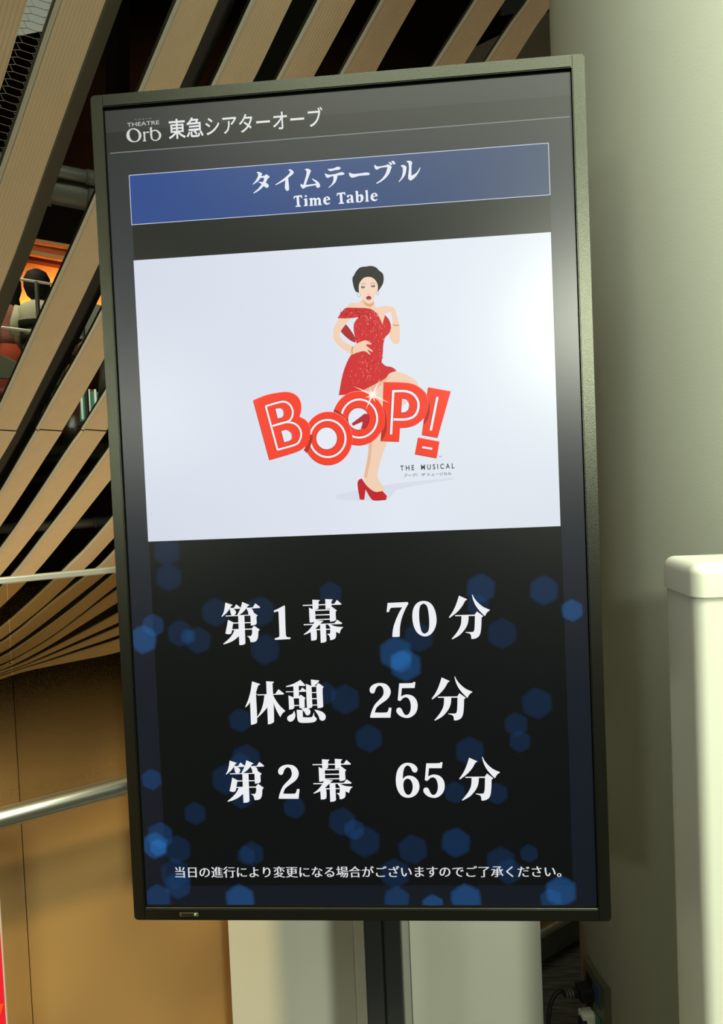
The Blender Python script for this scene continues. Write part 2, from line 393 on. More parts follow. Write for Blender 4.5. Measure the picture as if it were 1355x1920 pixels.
for k in range(5):
    t = -1.45 + k * 1.05
    p = at(14, 520, 5.82); q = at(100, 533, 5.98); c = p + (q - p) * (.63 + k - 2)
    MB().box((c.x - .012, c.y - .02, GZ), (c.x + .012, c.y + .01, c.z)).build('post', M['darksteel'], gp)
p = at(14, 520, 5.82); q = at(100, 533, 5.98); d = q - p
a, b = p - d * 2.5, q + d * 3.6
pydata('glass_pane', [(a.x, a.y + .01, GZ), (b.x, b.y + .01, GZ), (b.x, b.y + .01, b.z - .01), (a.x, a.y + .01, a.z - .01),
                     (a.x, a.y + .02, GZ), (b.x, b.y + .02, GZ), (b.x, b.y + .02, b.z - .01), (a.x, a.y + .02, a.z - .01)],
       [(0, 1, 2, 3), (7, 6, 5, 4), (0, 4, 5, 1), (1, 5, 6, 2), (2, 6, 7, 3), (3, 7, 4, 0)], M['clear'], gp)

def person(loc, face, height, label, top, skirt, legc, hairstyle='bob', arms=((-.05, .1), (.05, .1)), bands=None, hem=.45):
    """standing figure: skinned body (skin), hair, top, skirt as children; face = rotation about z, 0 looks towards +y (away)"""
    root = empty('person', loc); root.rotation_euler.z = face
    tag(root, label, 'person'); s = height / 1.65
    me = bpy.data.meshes.new('body'); V = []; E = []; Rr = []
    def v(x, y, z, r): V.append((x * s, y * s, z * s)); Rr.append(r * s); return len(V) - 1
    def e(*a):
        for i, j in zip(a, a[1:]): E.append((i, j))
    pel = v(0, 0, .90, .13); wa = v(0, 0, 1.05, .115); ch = v(0, 0, 1.25, .135); ne0 = v(0, 0, 1.36, .07); ne = v(0, .005, 1.42, .05)
    hd0 = v(0, .02, 1.49, .075); hd = v(0, .015, 1.56, .09); hdt = v(0, .01, 1.62, .06); e(pel, wa, ch, ne0, ne, hd0, hd, hdt)
    ns = v(0, .105, 1.52, .012); e(hd0, ns)
    for sg in (-1, 1):
        ea = v(sg * .088, 0, 1.53, .014); e(hd, ea)
        hp = v(sg * .09, 0, .84, .085); kn = v(sg * .095, .01, .48, .055); an = v(sg * .095, -.01, .09, .035); to = v(sg * .1, .13, .03, .03)
        e(pel, hp, kn, an, to)
        ax, ay = arms[0 if sg < 0 else 1]
        sh = v(sg * .165, 0, 1.32, .05); el = v(sg * .22, -.03 + ay * .2, 1.07, .038)
        wr = v(sg * .2 + ax, .1 + ay, .93 + ay * .8, .026); hn = v(sg * .19 + ax, .14 + ay, .88 + ay, .03)
        e(ch, sh, el, wr, hn)
        for q in range(5):
            f1 = v(sg * .19 + ax + (q - 2) * .018, .165 + ay, .845 + ay + (.03 if q == 0 else 0), .009); f2 = v(sg * .19 + ax + (q - 2) * .02, .17 + ay, .81 + ay + (.03 if q == 0 else -.004 * abs(q - 2)), .008)
            e(hn, f1, f2)
    me.from_pydata(V, E, []); body = bpy.data.objects.new('body', me); COL.objects.link(body)
    sk = body.modifiers.new('skin', 'SKIN'); me.skin_vertices  # layer made by the modifier
    for i, r in enumerate(Rr): me.skin_vertices[0].data[i].radius = (r, r * (.8 if i in (0, 1, 2) else 1))
    me.skin_vertices[0].data[pel].use_root = True
    ss = body.modifiers.new('sub', 'SUBSURF'); ss.levels = 1; ss.render_levels = 1
    dg = bpy.context.evaluated_depsgraph_get(); nm = bpy.data.meshes.new_from_object(body.evaluated_get(dg))
    bpy.data.objects.remove(body); nm.name = 'body'; nm.materials.clear(); nm.shade_smooth()
    bo = bpy.data.objects.new('body', nm); COL.objects.link(bo); nm.materials.append(M['skin']); bo.parent = root
    def loft(name, rings, m, n=20):
        vs = []; fs = []
        for (x, y, z, rx, ry) in rings:
            for j in range(n):
                t = 2 * pi * j / n; vs.append((s * (x + rx * cos(t)), s * (y + ry * sin(t)), s * z))
        for i in range(len(rings) - 1):
            for j in range(n): fs.append((i * n + j, i * n + (j + 1) % n, (i + 1) * n + (j + 1) % n, (i + 1) * n + j))
        fs.append(tuple(range(n))[::-1]); fs.append(tuple(range((len(rings) - 1) * n, len(rings) * n)))
        m2 = bpy.data.meshes.new(name); m2.from_pydata(vs, [], fs); m2.update(); m2.shade_smooth()
        return link(m2, name, m, root)
    loft('top', [(0, 0, .98, .145, .12), (0, 0, 1.08, .14, .115), (0, 0, 1.24, .18, .13), (0, 0, 1.32, .20, .115), (0, 0, 1.365, .15, .09), (0, 0, 1.395, .07, .06)], top)
    if bands:
        for z0, z1, bm_ in bands: loft('stripe', [(0, 0, z0, .17 if z0 < 1.1 else .187, .137), (0, 0, z1, .175 if z1 < 1.15 else .192, .14)], bm_)
    for sg in (-1, 1):
        ax, ay = arms[0 if sg < 0 else 1]
        m3 = MB().tube([Vector((sg * .155, 0, 1.34)) * s, Vector((sg * .2, -.015 + ay * .1, 1.2)) * s, Vector((sg * .222, -.03 + ay * .2, 1.08)) * s], [.062 * s, .062 * s, .055 * s], 12)
        me3 = bpy.data.meshes.new('sleeve'); me3.from_pydata([tuple(q) for q in m3.v], [], m3.f); me3.shade_smooth(); link(me3, 'sleeve', top, root)
    loft('skirt', [(0, 0, hem, .24, .19), (0, 0, .7, .21, .165), (0, 0, .88, .175, .145), (0, 0, 1.0, .145, .12)], skirt)
    for sg in (-1, 1):
        loft('shoe', [(sg * .1, .04, 0, .05, .12), (sg * .1, .03, .04, .05, .12), (sg * .1, 0, .09, .042, .05)], M['black'], 12)
        loft('stocking', [(sg * .095, -.008, .08, .042, .042), (sg * .095, .01, .45, .062, .062), (sg * .092, 0, .6, .075, .075)], legc, 12)
    rows = [(0, -.01, 1.40, .05, .04), (0, -.015, 1.44, .09, .075), (0, -.012, 1.52, .118, .1), (0, -.008, 1.6, .115, .105), (0, 0, 1.66, .085, .085), (0, 0, 1.69, .03, .03)]
    if hairstyle == 'long': rows = [(0, -.06, 1.2, .07, .03), (0, -.05, 1.3, .1, .05)] + rows[1:]
    loft('hair', rows, M['hair'])
    return root
def cloth(n, c): return mat(n, c, .85)
person((hA.x, hA.y, GZ), radians(8), 1.6, 'person with round black hair in a cream top with black bands, seen from behind',
       cloth('cream_cloth', (.62, .58, .44)), cloth('beige_cloth', (.3, .27, .2)), M['dcloth'], 'bob', bands=((1.12, 1.2, M['dcloth']), (1.0, 1.06, M['dcloth'])), hem=.6)
hB = at(14, 540, DG + .4)
person((hB.x, hB.y, GZ), radians(70), hB.z + .12 - GZ, 'person with dark hair in a long orange-red dress at the left edge of the gallery', cloth('pink_cloth', (.42, .16, .13)), cloth('orange_red_cloth', (.45, .06, .025)), M['dcloth'], 'long', hem=.3)
hC = at(212, 545, DG + .75)
person((hC.x, hC.y, GZ), radians(100), hC.z + .12 - GZ, 'person in a pale pink top half hidden by the display, behind the fourth slat', cloth('pale_pink_cloth', (.55, .36, .28)), cloth('grey_skirt', (.2, .2, .17)), M['dcloth'], 'bob')
# lower visitor behind the next gap stands further back, on the same gallery
hD = at(139, 660, 8.4)
o = MB().box((hD.x - 1.4, hD.y - .5, hD.z - 1.5 - .06), (hD.x + 1.8, hD.y + 1.2, hD.z - 1.5)).build('floor', M['darkgrey']); tag(o, 'lower landing slab behind the slats', kind='structure')
person((hD.x, hD.y, hD.z - 1.5), radians(-60), 1.6, 'person with dark hair on the lower landing behind the slats', cloth('apricot_cloth', (.7, .35, .17)), cloth('dark_red_cloth', (.12, .03, .02)), M['dcloth'], 'bob')
# grey low wall and teal screens under the gallery
beam('trim_13', [(-120, 640), (0, 665), (60, 695), (60, 712), (-120, 700)], 6.2, mat('grey_wall', (.16, .17, .14), .8), 'grey low wall under the gallery at the left edge', .1)
beam('trim_14', [(-60, 785), (240, 792), (240, 800), (-60, 794)], 7.45, mat('matte_grey', (.10, .10, .085), .95, spec=0), 'grey edge of the lower landing', .22)
beam('trim_15', [(140, 560), (260, 590), (260, 640), (140, 628)], 7.6, mat('grey_green_glass', (.2, .24, .2), .5), 'grey-green glass front at the end of the gallery', .05)
def banner(pts, D, label, mt):
    f = [at(x, y, D) for x, y in pts]; bb = [v + Vector((0, .03, 0)) for v in f]
    root = empty('tall_panel', f[3]); tag(root, label, 'panel')
    pydata('board', f + bb, [(0, 1, 2, 3), (7, 6, 5, 4), (0, 4, 5, 1), (1, 5, 6, 2), (2, 6, 7, 3), (3, 7, 4, 0)], mt, root)
    return root
teal = mat('teal_board', (.10, .26, .22), .5, emit=(.05, .15, .12), es=.5)
r1 = banner([(150, 735), (206, 735), (206, 790), (150, 790)], 7.6, 'teal panel between two slats left of the display edge', teal)
for x, wd_ in ((152, 4), (166, 3), (178, 3)):
    p = at(x, 730, 7.55); q = at(x, 786, 7.55)
    MB().tube([(p.x, p.y, q.z), (p.x, p.y, p.z)], .012, 8).build('light_tube', mat('tube_light', (.8, .85, .75), .4, emit=(.6, .66, .5), es=.8), r1, True)
banner([(-40, 720), (6, 722), (6, 787), (-40, 787)], 7.6, 'pale blue panel at the left edge below the grey low wall', mat('pale_blue_board', (.3, .42, .45), .5))

# ------------------------------------------------------------------ glass balustrade
bl = empty('glass_balustrade', bal(-.6, 0)); tag(bl, 'glass balustrade with gold frosted lower part and thin metal cap, behind the handrail', 'balustrade')
mg = bpy.data.materials.new('gold_frosted_glass'); mg.use_nodes = True; nt = mg.node_tree; nt.nodes.clear()
def nd(t): return nt.nodes.new(t)
out = nd('ShaderNodeOutputMaterial'); tc = nd('ShaderNodeTexCoord'); sp = nd('ShaderNodeSeparateXYZ')
nt.links.new(tc.outputs['Object'], sp.inputs[0])
mr = nd('ShaderNodeMapRange'); ZT, ZB = 1.17, .72
mr.inputs[1].default_value = ZT; mr.inputs[2].default_value = ZB; nt.links.new(sp.outputs['Z'], mr.inputs[0])
nz = nd('ShaderNodeTexNoise'); nz.inputs['Scale'].default_value = 800; nz.inputs['Detail'].default_value = 2; nt.links.new(tc.outputs['Object'], nz.inputs['Vector'])
ad = nd('ShaderNodeMath'); ad.operation = 'MULTIPLY_ADD'; nt.links.new(nz.outputs['Fac'], ad.inputs[0]); ad.inputs[1].default_value = .2
mm = nd('ShaderNodeMath'); mm.operation = 'ADD'; mm.inputs[1].default_value = -.1; pw = nd('ShaderNodeMath'); pw.operation = 'POWER'; pw.inputs[1].default_value = 1.9; nt.links.new(mr.outputs[0], pw.inputs[0]); nt.links.new(pw.outputs[0], mm.inputs[0]); nt.links.new(mm.outputs[0], ad.inputs[2]); ad.use_clamp = True
tr = nd('ShaderNodeBsdfTransparent'); tr.inputs[0].default_value = (.66, .60, .46, 1)
pb = nd('ShaderNodeBsdfPrincipled'); pb.inputs['Base Color'].default_value = (.58, .355, .14, 1); n2 = nd('ShaderNodeTexNoise'); n2.inputs['Scale'].default_value = 3.2; n2.inputs['Detail'].default_value = 1; nt.links.new(tc.outputs['Object'], n2.inputs['Vector']); c2 = nd('ShaderNodeValToRGB'); c2.color_ramp.elements[0].position = .35; c2.color_ramp.elements[1].position = .7; c2.color_ramp.elements[0].color = (.48, .30, .125, 1); c2.color_ramp.elements[1].color = (.72, .44, .16, 1); nt.links.new(n2.outputs['Fac'], c2.inputs[0]); nt.links.new(c2.outputs[0], pb.inputs['Base Color']); pb.inputs['Roughness'].default_value = .36; pb.inputs['Metallic'].default_value = .25  # soft colour mottling stands in for warm glints on the gold
bp = nd('ShaderNodeBump'); bp.inputs['Strength'].default_value = .12; bp.inputs['Distance'].default_value = .001; nt.links.new(nz.outputs['Fac'], bp.inputs['Height']); nt.links.new(bp.outputs[0], pb.inputs['Normal'])
mx = nd('ShaderNodeMixShader'); nt.links.new(ad.outputs[0], mx.inputs[0]); nt.links.new(tr.outputs[0], mx.inputs[1]); nt.links.new(pb.outputs[0], mx.inputs[2]); nt.links.new(mx.outputs[0], out.inputs[0])
jx = (atP(34, 1440, P0, N) - P0).dot(U); sj = [jx - 1.9, jx, 1.53]
for a, b in zip(sj, sj[1:]):
    MB().obox(bal(a + .0008, .70, -.006), bal(b - .0008, .70, -.006), N, .010, 1.24).build('glass_panel', mg, bl)
MB().obox(bal(-2.4, 1.328, -.006), bal(1.53, 1.328, -.006), N, .022, .012).build('top_cap', M['alu'], bl, bevel=.002)
MB().obox(bal(-2.4, .078, .0), bal(1.53, .078, .0), N, .035, .010).build('base_channel', M['alu'], bl)
MB().obox(bal(-2.4, .036, .0), bal(1.53, .036, .0), N, .03, .072).build('skirting', mat('grey_skirting', (.2, .2, .16), .6), bl)
hr = empty('handrail', bal(-1.2, 0, .07)); tag(hr, 'round stainless steel handrail in front of the gold glass', 'handrail')
hp = [atP(x, y, P0 + N * .065, N) for x, y in ((0, 1534), (238, 1471))]
d = (hp[1] - hp[0]).normalized()
MB().tube([hp[0] - d * 1.2, hp[0], hp[1], hp[1] + d * 1.28], .0195, 32).build('tube', M['steel'], hr, True)
for s_ in (-.9, .42, 1.1):
    c = hp[0] + d * s_
    MB().tube([c - Vector((0, 0, .016)), c - Vector((0, 0, .05)) - N * .02, c - Vector((0, 0, .05)) - N * .064], .006, 10).build('bracket', M['steel'], hr, True)

# ------------------------------------------------------------------ white cabinet behind the display
yc = .36
cl_, cr_ = atY(431, 1790, yc), atY(1014, 1790, yc)
x0, x1 = cl_.x, cr_.x
cb = empty('white_cabinet', ((x0 + x1) / 2, yc + .05, 0)); tag(cb, 'white double-panel cabinet standing behind the display pole', 'cabinet')
xm0 = atY(664, 1790, yc).x; xm1 = atY(686, 1790, yc).x; xm2 = atY(752, 1790, yc).x; xm3 = atY(769, 1790, yc).x
MB().box((x0, yc + .012, 0), (x1, yc + .09, 1.05)).build('body', M['cab'], cb, bevel=.002)
MB().box((x0, yc - .004, .03), (xm0, yc + .012, 1.045)).build('door', M['cab'], cb, bevel=.0015)
MB().box((xm3, yc - .004, .03), (x1, yc + .012, 1.045)).build('door', M['cab'], cb, bevel=.0015)
MB().box((xm0 + .001, yc - .010, .03), (xm1 + .006, yc + .012, 1.045)).build('edge_strip', M['cab2'], cb, bevel=.0015)
MB().box((xm2 - .012, yc - .010, .03), (xm2 + .001, yc + .012, 1.045)).build('edge_strip', M['cab2'], cb, bevel=.001)
MB().box((xm2 + .001, yc + .002, .03), (xm3 - .001, yc + .012, 1.045)).build('groove_strip', M['cab3'], cb)

# ------------------------------------------------------------------ white stand at the right edge
sy = -.17
s0 = atY(1299, 1075, sy); s1 = atY(1302, 1120, sy)
zt = atY(1320, 1057, sy).z; zc = atY(1320, 1121, sy).z; zr = atY(1299, 1077, sy).z
st = empty('white_stand', (s0.x + .2, sy + .05, 0)); tag(st, 'tall white plastic stand with rounded cap, cut by the right edge of the view', 'stand')
def rbox(x0, x1, y0, y1, z0, z1, r, n=8):
    vs = []; fs = []; ring = []
    for cx, cy, a0 in ((x1 - r, y1 - r, 0), (x0 + r, y1 - r, pi / 2), (x0 + r, y0 + r, pi), (x1 - r, y0 + r, 3 * pi / 2)):
        for k in range(n + 1): a = a0 + pi / 2 * k / n; ring.append((cx + r * cos(a), cy + r * sin(a), cos(a), sin(a)))
    return ring
def prism(ring, levels):
    vs = []; fs = []; m = len(ring)
    for z, ins in levels:
        for x, y, nx, ny in ring: vs.append((x - nx * ins, y - ny * ins, z))
    for i in range(len(levels) - 1):
        for j in range(m): fs.append((i * m + j, i * m + (j + 1) % m, (i + 1) * m + (j + 1) % m, (i + 1) * m + j))
    fs.append(tuple(range(m))[::-1]); fs.append(tuple(range((len(levels) - 1) * m, len(levels) * m)))
    return vs, fs
rg = rbox(s0.x, s0.x + .42, sy, sy + .11, 0, 0, .016)
lv = [(zc, 0)] + [(zt - .014 + .014 * sin(a * pi / 16), .014 - .014 * cos(a * pi / 16)) for a in range(9)]
vs, fs = prism(rg, lv); pydata('cap', vs, fs, M['white'], st, True)
rg = rbox(s0.x + .0028, s0.x + .417, sy + .003, sy + .107, 0, 0, .014)
vs, fs = prism(rg, [(.02, 0), (zc, 0)]); pydata('body', vs, fs, M['white'], st, True)
MB().box((s0.x + .02, sy - .06, 0), (s0.x + .4, sy + .17, .02)).build('base', M['white'], st, bevel=.004)

# ------------------------------------------------------------------ wall outlet with plugs on the curved wall
pa = atZ(1100, 1793, .45); pn = atZ(1135, 1855, .45)
t = Vector((pa.x - pn.x, pa.y - pn.y, 0)).normalized(); nrm = Vector((-t.y, t.x, 0))
if nrm.x > 0: nrm = -nrm
pc = (pa + pn) / 2; ang = atan2(pc.y - PCY, pc.x - PCX)
cc = Vector((PCX + PR * cos(ang), PCY + PR * sin(ang), 0)); nrm = Vector((cos(ang), sin(ang), 0)); t = Vector((-nrm.y, nrm.x, 0))
if t.y < 0: t = -t
hw = (pa - pn).length / 2
def ob(c, t, n, hw, z0, z1, th, name, m, par, bev=.0):
    a = c - t * hw; b = c + t * hw
    return MB().obox(Vector((a.x, a.y, (z0 + z1) / 2)) + n * th / 2, Vector((b.x, b.y, (z0 + z1) / 2)) + n * th / 2, n, th, z1 - z0).build(name, m, par, bevel=bev)
ZP = .45
wo = empty('wall_outlet', (cc.x, cc.y, ZP - .06)); tag(wo, 'metal outlet plate with blue and green sockets low on the curved wall', 'outlet')
ob(cc - nrm * .006, t, nrm, hw, ZP - .13, ZP, .016, 'cover_plate', mat('olive_metal', (.16, .16, .11), .4, .5), wo, .001)
ob(cc - t * .012, t, nrm, .016, ZP - .058, ZP - .012, .012, 'socket', mat('blue_socket', (.05, .08, .16), .4), wo)
ob(cc - t * .014, t, nrm, .014, ZP - .118, ZP - .078, .012, 'socket', mat('green_socket', (.01, .16, .07), .4), wo)
ob(cc + t * .022, t, nrm, .014, ZP - .125, ZP - .02, .011, 'frame_insert', M['black'], wo)
# black plug with cord, arching left
b0 = cc + nrm * .010 + t * .012 + Vector((0, 0, ZP - .048))
bp_ = empty('power_plug', b0); tag(bp_, 'black power plug with a cord arching left and down, in the upper socket', 'plug')
MB().obox(b0, b0 + nrm * .03, t, .034, .026).build('plug_body', M['black'], bp_, bevel=.004)
e0 = b0 + nrm * .03
MB().tube([e0, e0 + nrm * .012, e0 + nrm * .03], [.011, .009, .006], 12).build('strain_relief', M['black'], bp_, True)
for k in range(3): MB().tube([e0 + nrm * (.012 + k * .006), e0 + nrm * (.015 + k * .006)], .0098 - k * .0012, 12).build('relief_ring', mat('grey_rubber', (.1, .1, .09), .5), bp_, True)
cw = [e0 + nrm * .028]
tgt = [(1050, 1858), (1036, 1872), (1030, 1895), (1028, 1925), (1030, 1990), (1026, 2050)]
dd = (e0 + nrm * .028 - CAM).dot(RM @ Vector((0, 0, -1)))
cw += [at(x, y, dd - .01 * i) for i, (x, y) in enumerate(tgt)]
last = cw[-1]; cw += [Vector((last.x, last.y, .05)), Vector((last.x + .03, last.y + .02, .006)), Vector((last.x + .06, last.y + .2, .006))]
def smooth3(P, k=6):
    P = [Vector(p) for p in P]; Q = []
    for i in range(len(P) - 1):
        a = P[max(i - 1, 0)]; b = P[i]; c = P[i + 1]; d_ = P[min(i + 2, len(P) - 1)]
        for j in range(k):
            t_ = j / k; Q.append(.5 * ((2 * b) + (c - a) * t_ + (2 * a - 5 * b + 4 * c - d_) * t_ * t_ + (3 * b - a - 3 * c + d_) * t_ ** 3))
    Q.append(P[-1]); return Q
MB().tube(smooth3(cw), .0044, 10).build('cord', M['black'], bp_, True)
# white adapter with black plug hanging down
w0 = cc + nrm * .010 + t * .008 + Vector((0, 0, ZP - .098))
wp = empty('power_adapter', w0); tag(wp, 'small white adapter with a black cord hanging down, in the lower socket', 'adapter')
MB().obox(w0, w0 + nrm * .028, t, .026, .022).build('adapter_body', M['white'], wp, bevel=.003)
e1 = w0 + nrm * .024 - t * .004
MB().tube([e1 + Vector((0, 0, .002)), e1 + Vector((0, 0, -.02)), e1 + Vector((0, 0, -.055)) + nrm * .004], [.010, .0115, .007], 12).build('cord_plug', M['black'], wp, True)
MB().tube(smooth3([e1 + Vector((0, 0, -.05)) + nrm * .004, e1 + Vector((0, 0, -.16)) + nrm * .006, Vector((e1.x, e1.y, .1)) + nrm * .004, Vector((e1.x, e1.y, .006)) + nrm * .02 + Vector((0, .03, 0)), Vector((e1.x, e1.y, .006)) + nrm * .03 + Vector((0, .2, 0))]), .003, 10).build('cord', M['black'], wp, True)

# ------------------------------------------------------------------ red poster board at the lower left
yr = -.22
ra = atY(-1, 1690, yr); rb = atY(13.6, 1920, yr)
dz = rb.z - ra.z; sx = (rb.x - ra.x) / dz
xb = ra.x + sx * (.05 - ra.z)
rd = empty('red_board', (xb - .2, yr, 0)); tag(rd, 'glossy red board with cream edge, cut by the lower left edge', 'board')
ztop = ra.z + .05; xt = ra.x + sx * .05
def wedge(name, xo, y0, y1, m, wdt=.4, z0=.0, z1=None):
    z1 = z1 or ztop; xa = ra.x + sx * (z0 - ra.z) + xo; xb_ = ra.x + sx * (z1 - ra.z) + xo
    vs = [(xa - wdt, y0, z0), (xa, y0, z0), (xb_, y0, z1), (xb_ - wdt, y0, z1), (xa - wdt, y1, z0), (xa, y1, z0), (xb_, y1, z1), (xb_ - wdt, y1, z1)]
    return pydata(name, vs, [(0, 1, 2, 3), (7, 6, 5, 4), (0, 4, 5, 1), (1, 5, 6, 2), (2, 6, 7, 3), (3, 7, 4, 0)], m, rd)
wedge('board', 0, yr, yr + .0016, mat('cream_core', (.6, .48, .36), .6))
M['red'] = mat('red_print', (.80, .015, .035), .4)
wedge('red_face', -.0015, yr - .0008, yr, M['red'])
f = [atY(x, y, yr - .0012) for x, y in ((-14, 1882), (6, 1884), (0, 1905), (-14, 1915))]
pydata('print_mark', f + [v + Vector((0, .0004, 0)) for v in f], [(0, 1, 2, 3), (7, 6, 5, 4), (0, 4, 5, 1), (1, 5, 6, 2), (2, 6, 7, 3), (3, 7, 4, 0)], mat('orange_print', (.95, .09, .012), .4), rd)

# ================================================================== DISPLAY
ds = empty('digital_display', (0, .04, 0)); tag(ds, 'tall portrait digital display in a dark metal frame on a pole, showing a theatre timetable', 'display')
hw, hh, ow, oh = .3415, .6065, .3595, .6245
YF = -.004
def bar(pts, name='bezel_bar'):     # frame bar, chamfered towards the glass
    vs = [(x, YF, ZD + z) for x, z in pts] + [(x, .05, ZD + z) for x, z in pts]; k = len(pts)
    fs = [tuple(range(k)), tuple(range(2 * k - 1, k - 1, -1))] + [(i, k + i, k + (i + 1) % k, (i + 1) % k) for i in range(k)]
    me = bpy.data.meshes.new(name); off = wloc(ds); me.from_pydata([tuple(Vector(v) - off) for v in vs], [], fs); me.update()
    bm = bmesh.new(); bm.from_mesh(me); bmesh.ops.recalc_face_normals(bm, faces=bm.faces)
    bmesh.ops.bevel(bm, geom=[e for e in bm.edges if abs(e.verts[0].co.y - e.verts[1].co.y) < 1e-6 and e.verts[0].co.y < -.03], offset=.0012, segments=2, affect='EDGES')
    bm.to_mesh(me); bm.free()
    o = link(me, name, M['bezel'], ds); return o
r_ = .006
def corner(cx, cz, a0, r, n=5): return [(cx + r * cos(a0 + pi / 2 * k / n), cz + r * sin(a0 + pi / 2 * k / n)) for k in range(n + 1)]
g_ = .0003
bar([(-hw - g_, -oh + .0)] and [(-hw - g_, oh)] + corner(-ow + r_, oh - r_, pi / 2, r_) + corner(-ow + r_, -oh + r_, pi, r_) + [(-hw - g_, -oh)])
bar([(-hw + g_, hh), (hw, hh), (hw, oh - 0), (-hw + g_, oh)])
bar([(hw, oh), (hw, -oh)] + corner(ow - r_, -oh + r_, 3 * pi / 2, r_) + corner(ow - r_, oh - r_, 0, r_))
bar([(-hw + g_, -oh), (hw, -oh), (hw, -hh), (-hw + g_, -hh)])
MB().box((-ow + .004, .045, ZD - oh + .004), (ow - .004, .075, ZD + oh - .004)).build('back_housing', M['black'], ds, bevel=.006)
MB().box((-.2, .075, ZD - .3), (.2, .095, ZD + .3)).build('mount_plate', M['pole'], ds)
MB().box((-hw, -.0012, ZD - hh - .0008), (hw, -.0003, ZD - hh + .0004)).build('chrome_line', M['steel'], ds)
# sensor window in the lower frame
sw = MB().obox(atY(337, 1715, YF), atY(372, 1715, YF), (0, 1, 0), .002, .0058).build('sensor_window', mat('olive_rim', (.13, .13, .06), .3, .5), ds, bevel=.0008)
a = atY(340, 1715, YF - .0015); b_ = atY(363, 1715, YF - .0015)
MB().obox(a, b_, (0, 1, 0), .0012, .0042).build('window_pane', M['black'], sw)
c = atY(365.5, 1715, YF - .002)
MB().tube([c, c + Vector((0, .002, 0))], .0016, 10).build('sensor_lens', M['alu'], sw, True)
# pole: a slotted column with two faces, base
pl, pr, pm = atY(683, 1790, .085), atY(752, 1790, .085), atY(718, 1790, .085)
MB().box((pl.x, .085, .012), (pm.x - .001, .15, 1.2)).build('pole', M['pole'], ds, bevel=.004)
MB().box((pm.x + .001, .090, .012), (pr.x, .15, 1.2)).build('pole', M['pole'], ds, bevel=.004)
MB().box((pl.x + .01, .095, .012), (pr.x - .01, .145, 1.2)).build('pole_core', M['black'], ds)
MB().box((-.32, -.22, 0), (.36, .32, .012)).build('base_plate', M['pole'], ds, bevel=.003)

# ------------------------------------------------------------------ what the screen shows (flat, luminous)
scr = None
SPEC, SR = .7, .30
_em = {}
def em(col, lit=None):
    key = tuple(col)
    if key not in _em: _em[key] = mat('screen_colour', (.001, .001, .001), SR, 0, SPEC, emit=lin(col))
    return _em[key]
def ramp_mat(name, stops, vertical=True, lo=-hh, hi=hh):
    m = mat(name, (.001, .001, .001), SR, 0, SPEC, emit=(0, 0, 0)); nt = m.node_tree; b = nt.nodes['Principled BSDF']
    tc = nt.nodes.new('ShaderNodeTexCoord'); s = nt.nodes.new('ShaderNodeSeparateXYZ'); mr = nt.nodes.new('ShaderNodeMapRange'); cr = nt.nodes.new('ShaderNodeValToRGB')
    nt.links.new(tc.outputs['Object'], s.inputs[0]); nt.links.new(s.outputs['Z' if vertical else 'X'], mr.inputs[0])
    mr.inputs[1].default_value = lo + (ZD if vertical else 0); mr.inputs[2].default_value = hi + (ZD if vertical else 0)
    nt.links.new(mr.outputs[0], cr.inputs[0]); nt.links.new(cr.outputs[0], b.inputs['Emission Color'])
    while len(cr.color_ramp.elements) < len(stops): cr.color_ramp.elements.new(.5)
    for e, (p, c) in zip(cr.color_ramp.elements, stops): e.position = p; e.color = tuple(c) + (1,)
    return m
YS = .0010                        # the glass surface
def PX(x, y):                     # photo pixel on the screen plane -> (x, z) in metres
    v = atY(x, y, YS); return (v.x, v.z)
def flat(name, polys, m, layer, parent=None, smooth=True, extra=None):
    """polys: list of [outer, hole...] in plane metres -> one thin flat mesh"""
    y = YS - .00006 * layer; vs = []; fs = []
    for rings in polys:
        R3 = [[Vector((p[0], p[1], 0)) for p in r] for r in rings]; base = len(vs)
        for r in R3: vs += [(p.x, y, p.y) for p in r]
        for t_ in tessellate_polygon(R3): fs.append(tuple(base + i for i in t_))
    me = bpy.data.meshes.new(name); me.from_pydata(vs, [], fs); me.update()
    bm = bmesh.new(); bm.from_mesh(me)
    bmesh.ops.recalc_face_normals(bm, faces=bm.faces)
    for f_ in bm.faces:
        if f_.normal.y > 0: f_.normal_flip()
    bm.to_mesh(me); bm.free()
    o = link(me, name, m)
    if parent: o.parent = parent; me.transform(Matrix.Translation(-wloc(parent)))
    return o
def rnd(pts, lim=50):             # round off gentle corners of a traced outline
    P = [Vector(p) for p in pts]; n = len(P); sm = []
    for i in range(n):
        a = (P[i] - P[i - 1]); b = (P[(i + 1) % n] - P[i])
        sm.append(a.length > 1e-9 and b.length > 1e-9 and abs(a.angle(b)) < radians(lim))
    out = []
    for i in range(n):
        j = (i + 1) % n; b, c = P[i], P[j]
        out.append(b)
        if sm[i] or sm[j]:
            ta = (c - P[i - 1]) * .5 if sm[i] else (c - b)
            tb = (P[(j + 1) % n] - b) * .5 if sm[j] else (c - b)
            L = (c - b).length
            if ta.length > 1e-9: ta = ta.normalized() * L
            if tb.length > 1e-9: tb = tb.normalized() * L
            for k in (1, 2, 3):
                t = k / 4; h1 = 2 * t ** 3 - 3 * t * t + 1; h2 = t ** 3 - 2 * t * t + t; h3 = -2 * t ** 3 + 3 * t * t; h4 = t ** 3 - t * t
                out.append(b * h1 + ta * h2 + c * h3 + tb * h4)
    return out
def T(ox, oy, s, polys, lim=50):  # traced crop coordinates -> plane
    return [[[PX(ox + p[0] / s, oy + p[1] / s) for p in rnd(r, lim)] for r in ([q] if not isinstance(q[0][0], (tuple, list)) else q)] for q in polys]
